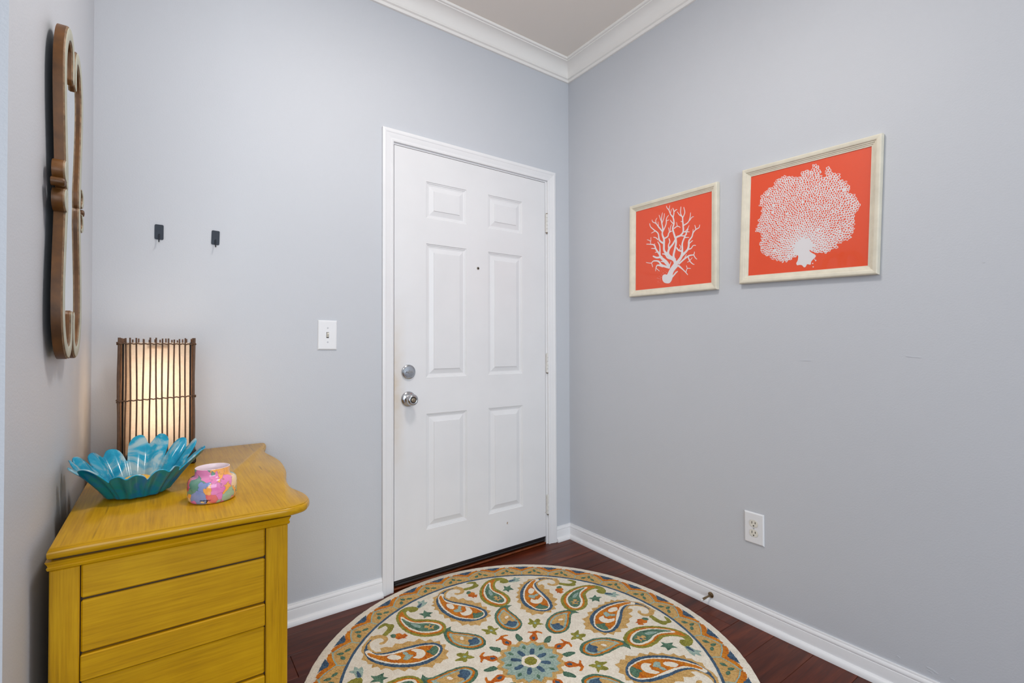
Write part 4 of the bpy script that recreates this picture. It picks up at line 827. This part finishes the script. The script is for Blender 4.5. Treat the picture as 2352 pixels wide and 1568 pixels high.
for fl in (-1, 1):
    for up in (1, -1):
        band(up_path, up_w, 'frame_scroll', flip=fl, up=up)
        band([(.1060, .049), (.1180, .047), (.1290, .040), (.1320, .028), (.1260, .017), (.1130, .012)], [.008, .013, .016, .018, .016, .012], 'side_curl', flip=fl, up=up, x1=XF + .002)
    m4 = Matrix.Translation((0, fl*.1415, .001)) @ Matrix.Rotation(math.radians(90), 4, 'Y')
    MB().lathe([(.0088, XB), (.0088, XF - .001), (.0072, XF + .002), (.003, XF + .0032)], 20, 0, m4).build('side_bead', [M['frame_side']], mir, auto=35)
MB().prism(catmull([(-.012, -.330), (-.012, -.352), (0, -.3615), (.012, -.352), (.012, -.330), (0, -.322)], 4), XB, XF - .006, 0, 1, False, TM).build('bottom_pendant', [M['frame_edge'], M['frame_side']], mir)
MB().prism(catmull([(-.012, .330), (-.012, .352), (0, .3635), (.012, .352), (.012, .330), (0, .322)], 4), XB, XF - .006, 0, 1, False, TM).build('top_finial', [M['frame_edge'], M['frame_side']], mir)
gl_half = [(.0, .300), (.030, .325), (.056, .332), (.086, .318), (.106, .285), (.112, .235), (.108, .170), (.096, .100), (.086, .040), (.084, 0)]
gh = catmull(gl_half, 4, False)
gpoly = [(s, h) for s, h in gh] + [(s, -h) for s, h in gh[::-1][1:]] + [(-s, -h) for s, h in gh[1:]] + [(-s, h) for s, h in gh[::-1][1:-1]]
g = MB().prism(gpoly, .0125, .0245, 0, 1, True, TM).build('mirror_glass', [M['mirror'], M['gap']], mir)
bm_fix(g)

# ================================================================== FRAMED PRINTS
def framed(name, cy_, cz_, w, h, tilt, label):
    """local axes: x = right in the picture (-y in the room), z = up, -y(local) = out of the wall"""
    e = empty(name, (0, cy_, cz_)); e.rotation_mode = 'XYZ'
    e.matrix_world = Matrix.Translation((0, cy_, cz_)) @ Matrix.Rotation(math.radians(-90), 4, 'Z') @ Matrix.Rotation(tilt, 4, 'Y')
    tag(e, label, 'picture', 'pair of coral prints')
    fp = [(0, .001), (0, .016), (.0015, .0205), (.005, .0225), (.012, .0222), (.0165, .0200), (.0185, .0165), (.0215, .0160), (.0235, .0130), (.0270, .0122), (.0285, .0100), (.0325, .0095), (.0325, .005)]
    for side in range(4):
        V = []; L = (w, h, w, h)[side]; B_ = (h, w, h, w)[side]
        for sg in (-1, 1):
            for ins, d in fp: V.append(Vector((sg*(L/2 - ins), -d, -(B_/2 - ins))))
        n = len(fp); F = [(i, i+1, n+i+1, n+i) for i in range(n - 1)] + [tuple(range(n)), tuple(range(n, 2*n))[::-1]]
        R_ = Matrix.Rotation(math.radians(90*side), 4, 'Y')
        o = MB().add([R_ @ v for v in V], F).build('frame_rail', M['pic_frame'], e, auto=25); bm_fix(o)
    iw, ih = w/2 - .030, h/2 - .030
    pr = MB().box((-iw, -.0070, -ih), (iw, -.003, ih)).build('art_print', M['coral_orange'], e)
    MB().box((-iw, -.0092, -ih), (iw, -.0086, ih)).build('glass_pane', M['glass'], e)
    return e, pr
PT = lambda x, z, d: (x, -d, z)
p1, pr1 = framed('framed_print', -.7245, 1.6144, .4875, .4680, .0143, 'orange print of a white branching coral in a cream frame')
mb = MB(); k = 0
for br in CORAL:
    pts = catmull([(a, b, w) for a, b, w in br], 4, False) if len(br) > 2 else br
    k += 1
    mb.prism(ribbon2d(pts, [p[2] for p in pts]), .0070, .00725 + .000004*k, 0, 0, False, PT)
mb.prism(catmull(CORAL_BLOB, 3), .0070, .0076, 0, 0, False, PT)
rq = random.Random(4)
for (a, b) in CORAL_DOTS:
    r_ = rq.uniform(.0006, .0014); mb.prism([(a + r_*math.cos(t_), b + r_*math.sin(t_)) for t_ in [i*math.pi/3 for i in range(6)]], .0070, .0073, 0, 0, False, PT)
mb.build('branch_coral', M['print_white'], pr1)

p2, pr2 = framed('framed_print', -1.3150, 1.6150, .4828, .4712, .0381, 'orange print of a lacy white sea fan in a cream frame')
def inside(p, poly):
    c = False; n = len(poly); j = n - 1
    for i in range(n):
        (xi, yi), (xj, yj) = poly[i], poly[j]
        if (yi > p[1]) != (yj > p[1]) and p[0] < (xj-xi)*(p[1]-yi)/(yj-yi) + xi: c = not c
        j = i
    return c
rq = random.Random(21)
STEP = .0080; bx, by = FAN_BASE
x0, x1 = min(p[0] for p in FAN) - .03, max(p[0] for p in FAN) + .03
z0, z1 = min(p[1] for p in FAN) - .03, max(p[1] for p in FAN) + .03
seeds = []; grid = {}
nx, nz = int((x1-x0)/STEP), int((z1-z0)/STEP)
for i in range(nx):
    for j in range(nz):
        sx_, sz_ = x0 + (i + .5 + .5*(j % 2) + rq.uniform(-.42, .42))*STEP, z0 + (j + .5 + rq.uniform(-.42, .42))*STEP
        grid[(i, j)] = len(seeds); seeds.append((sx_, sz_))
white = MB(); holes = MB()
for (i, j), si in grid.items():
    s = seeds[si]
    if not any(inside((s[0] + a_, s[1] + b_), FAN) for a_, b_ in ((0, 0), (.0026, 0), (-.0026, 0), (0, .0026), (0, -.0026))): continue
    # local metric: cells drawn out along the ray from the foot of the fan
    rd = Vector((s[0]-bx, s[1]-by)); dist = rd.length; rd = rd.normalized() if dist > 0 else Vector((0, 1)); tn = Vector((-rd.y, rd.x))
    cell = [(s[0]-.02, s[1]-.02), (s[0]+.02, s[1]-.02), (s[0]+.02, s[1]+.02), (s[0]-.02, s[1]+.02)]
    for di in range(-2, 3):
        for dj in range(-2, 3):
            qn = grid.get((i+di, j+dj))
            if qn is None or qn == si: continue
            o = seeds[qn]; mx_, mz_ = (s[0]+o[0])/2, (s[1]+o[1])/2; nx_, nz_ = o[0]-s[0], o[1]-s[1]
            new = []
            for a in range(len(cell)):
                P, Q = cell[a-1], cell[a]
                dp = (P[0]-mx_)*nx_ + (P[1]-mz_)*nz_; dq = (Q[0]-mx_)*nx_ + (Q[1]-mz_)*nz_
                if (dp <= 0) != (dq <= 0):
                    tt = dp/(dp-dq); new.append((P[0]+(Q[0]-P[0])*tt, P[1]+(Q[1]-P[1])*tt))
                if dq <= 0: new.append(Q)
            cell = new
            if not cell: break
        if not cell: break
    if len(cell) < 3: continue
    c = (sum(p[0] for p in cell)/len(cell), sum(p[1] for p in cell)/len(cell))
    white.prism([(c[0] + (p[0]-c[0])*1.13, c[1] + (p[1]-c[1])*1.13) for p in cell], .0070, .0073 + rq.random()*.00004, 0, 0, False, PT)
    dens = max(0, min(1, (dist - .030)/.09)); kk = rq.uniform(.48, .76)*(.68 + .32*dens)
    if dist < .034 or rq.random() < .008: continue
    hp = []
    for p in cell:
        d = Vector((p[0]-c[0], p[1]-c[1])); hp.append((c[0] + (rd*d.dot(rd)*1.12 + tn*d.dot(tn)*(.62 + .2*dens)).x*kk, c[1] + (rd*d.dot(rd)*1.12 + tn*d.dot(tn)*(.62 + .2*dens)).y*kk))
    holes.prism(hp, .0073, .00755, 0, 0, False, PT)
white.prism(catmull(FAN_TRUNK, 3), .0070, .0077, 0, 0, False, PT)
for n_, (a, b) in enumerate(FAN_DOTS):
    r_ = (.0022, .0026, .0018, .0022)[n_]; white.prism([(a + r_*math.cos(t_), b + r_*math.sin(t_)) for t_ in [i*math.pi/4 for i in range(8)]], .0070, .0073, 0, 0, False, PT)
fan = white.build('sea_fan', M['print_white'], pr2)
holes.build('fan_mesh_gaps', M['coral_orange'], pr2)['kind'] = 'stuff'

# ================================================================== ROUND RUG
RC, RR = (-.900, -.7755), .7695
rug = empty('round_rug', (RC[0], RC[1], .0003)); tag(rug, 'round ivory wool rug with orange and blue paisley pattern', 'rug')
rq = random.Random(9)
RT = .0105
prf = [(RR - .006, 0), (RR - .001, .0025), (RR, .006), (RR - .0015, .0090), (RR - .005, RT)]
V = []; F = []; NSEG = 360
jit = [rq.uniform(-.0009, .0009) for _ in range(NSEG)]
for r, z in prf:
    for k in range(NSEG):
        a = 2*math.pi*k/NSEG; V.append(((r + jit[k])*math.cos(a), (r + jit[k])*math.sin(a), z))
for i in range(len(prf) - 1):
    for k in range(NSEG): F.append((i*NSEG+k, i*NSEG+(k+1) % NSEG, (i+1)*NSEG+(k+1) % NSEG, (i+1)*NSEG+k))
F.append(tuple((len(prf)-1)*NSEG + k for k in range(NSEG))); F.append(tuple(range(NSEG))[::-1])
MB().add(V, F).build('rug_field', W['ivory'], rug, auto=60)
def rough(poly, amt=.0009, step=.004):
    out = []
    n = len(poly)
    for i in range(n):
        a, b = Vector(poly[i]), Vector(poly[(i+1) % n]); m = max(1, int((b - a).length/step))
        for k in range(m):
            q = a + (b - a)*k/m; out.append((q.x + rq.uniform(-amt, amt), q.y + rq.uniform(-amt, amt)))
    return out
def motif(mb, poly, col, lay, smooth=True, amt=.0014, grow=0):
    p = catmull(poly, 3) if smooth else poly
    if grow: p = inset(p, -grow)
    mb.prism(rough(p, amt), RT - .001, RT + .0005*lay, WI[col], WI[col])
def ring_copies(name, mb, angs):
    o0 = None
    for a in angs:
        if o0 is None: o0 = mb.build(name, WM, rug, rot=(0, 0, math.radians(a)))
        else: link_copy(o0, rug, rot=(0, 0, math.radians(a)))
# large paisleys: fringe, outline, white line, orange body and its marks
mb = MB()
motif(mb, BIG['gold'], 'gold', 1, False, .0012)
for nm, col, lay in (('blue', 'blue', 2), ('white', 'ivory', 3), ('orange', 'orange', 4), ('ivory1', 'ivory', 5), ('sage', 'sage', 5), ('ivory2', 'ivory', 5), ('green', 'green', 5),
                     ('goldcurl', 'gold', 1.5), ('olivecurl', 'olive', 1.2), ('redflower', 'red', 1.3), ('greendot', 'green', 2)):
    motif(mb, BIG[nm], col, lay, nm not in ('redflower',), grow={'white': .0026, 'orange': .0046}.get(nm, 0))
eight = [45*k for k in range(8)]
ring_copies('large_paisley', mb, [138.5 + a for a in eight])
mb = MB()
for nm, col, lay in (('olive', 'olive', 1), ('orange', 'orange', 2), ('white', 'ivory', 3), ('green', 'green', 4), ('sage', 'sage', 5), ('goldfl', 'gold', 5), ('bluefl', 'blue', 6)): motif(mb, MID[nm], col, lay)
ring_copies('green_paisley', mb, [116 + a for a in eight])
mb = MB(); motif(mb, MID['sagefl'], 'sage', 1.65, False); motif(mb, MID['bluefl2'], 'blue', 2.4)
ring_copies('sprig', mb, [116 + a for a in eight])
mb = MB(); motif(mb, MID['gstar'], 'green', 1.1, False)
ring_copies('green_star', mb, [116 + a for a in eight])
mb = MB()
for nm, col, lay in (('dgreen', 'green', .75), ('orange', 'orange', 2), ('sage', 'sage', 3), ('gold', 'gold', 4), ('blue', 'blue', 5), ('dot', 'ivory', 5)): motif(mb, SMALL[nm], col, lay)
ring_copies('small_paisley', mb, [70.5 + a for a in eight])
mb = MB(); motif(mb, FLEUR['orange'], 'red', 1.05); motif(mb, FLEUR['blue'], 'blue', 2)
ring_copies('orange_bud', mb, [47 + a for a in eight])
mb = MB(); motif(mb, FLEUR['ostar'], 'olive', 1); motif(mb, FLEUR['sdot'], 'sage', 2)
ring_copies('olive_star', mb, [47 + a for a in eight])
mb = MB(); motif(mb, LEAF['dgreen'], 'green', .9)
ring_copies('leaf', mb, [70.5 + a for a in eight])
# centre flower
P = lambda a, r: (r*math.cos(math.radians(a)), r*math.sin(math.radians(a)))
mb = MB()
def zig(n, r0, r1, a0=0): return [P(a0 + 180/n*k, r1 if k % 2 == 0 else r0) for k in range(2*n)]
motif(mb, zig(16, .110, .130, 4), 'gold', .6, False); motif(mb, zig(16, .091, .109, 4), 'sage', 2, False)
for k in range(8):
    a = 47 + 45*k; motif(mb, [P(a, .034), P(a + 11, .045), P(a + 6, .068), P(a - 5, .070), P(a - 10, .046)], 'blue', 3)
    a += 22.5; motif(mb, [P(a, .070), P(a + 5, .082), P(a, .094), P(a - 4, .084)], 'green', 2.6)
motif(mb, [P(36*k, .037 if k % 2 else .032) for k in range(10)], 'ivory', 3.5); motif(mb, [P(36*k, .0225) for k in range(10)], 'olive', 4.2)
ring_copies('centre_flower', mb, [0])
# border: blue line and 32 scallops
mb = MB(); V = []; F = []; n = 256
for r in (.6425, .6520):
    for z in (RT - .001, RT + .0009):
        for k in range(n): V.append((*P(360*k/n, r + rq.uniform(-.0009, .0009)), z))
for k in range(n):
    k2 = (k+1) % n
    F += [(n+k, 3*n+k, 3*n+k2, n+k2), (k, n+k, n+k2, k2), (2*n+k, 2*n+k2, 3*n+k2, 3*n+k)]
mb.add(V, F).build('border_line', W['blue'], rug)
mb = MB()
arc = lambda a0, a1, r, m=6: [P(a0 + (a1-a0)*k/m, r) for k in range(m + 1)]
motif(mb, arc(-5.62, 5.62, .652) + [P(5.62, .7345), P(4.2, .727), P(2.4, .712), P(0, .688), P(-2.4, .712), P(-4.2, .727), P(-5.62, .7345)], 'gold', 1, False)
motif(mb, [P(-4.6, .7375), P(-5.3, .730), P(-3.4, .713), P(-.8, .688), P(.8, .688), P(3.2, .703), P(5.4, .724), P(4.8, .7375), P(3.0, .734), P(0, .712), P(-3, .733)], 'orange', 1.8, False)
motif(mb, [P(-2.8, .7375), P(-.6, .7125), P(.8, .712), P(1.4, .722), P(2.9, .7370), P(0, .7385)], 'blue', 2.4, False)
for lay, st in ((2.15, [P(-5.62, .7255), P(-3.2, .7115), P(-1.2, .694), P(0, .682), P(.2, .666), P(0, .654)]), (2.3, [P(0, .684), P(1.4, .695), P(3.2, .7095), P(5.62, .7245)])):
    motif(mb, ribbon2d(st, [.0052]*len(st)), 'sage', lay, False, .0010)
for (a, r, ra) in ((-5.3, .694, 20), (-3.4, .676, -40), (4.2, .677, 55)):
    c, s_ = math.cos(math.radians(a + ra)), math.sin(math.radians(a + ra)); cx, cy = P(a, r)
    motif(mb, [(cx + c*u - s_*v_, cy + s_*u + c*v_) for u, v_ in ((-.012, 0), (-.005, .007), (.006, .006), (.013, 0), (.005, -.006), (-.006, -.006))], 'green', 2.45)
ring_copies('border_scallop', mb, [44.7 + 11.25*k for k in range(32)])
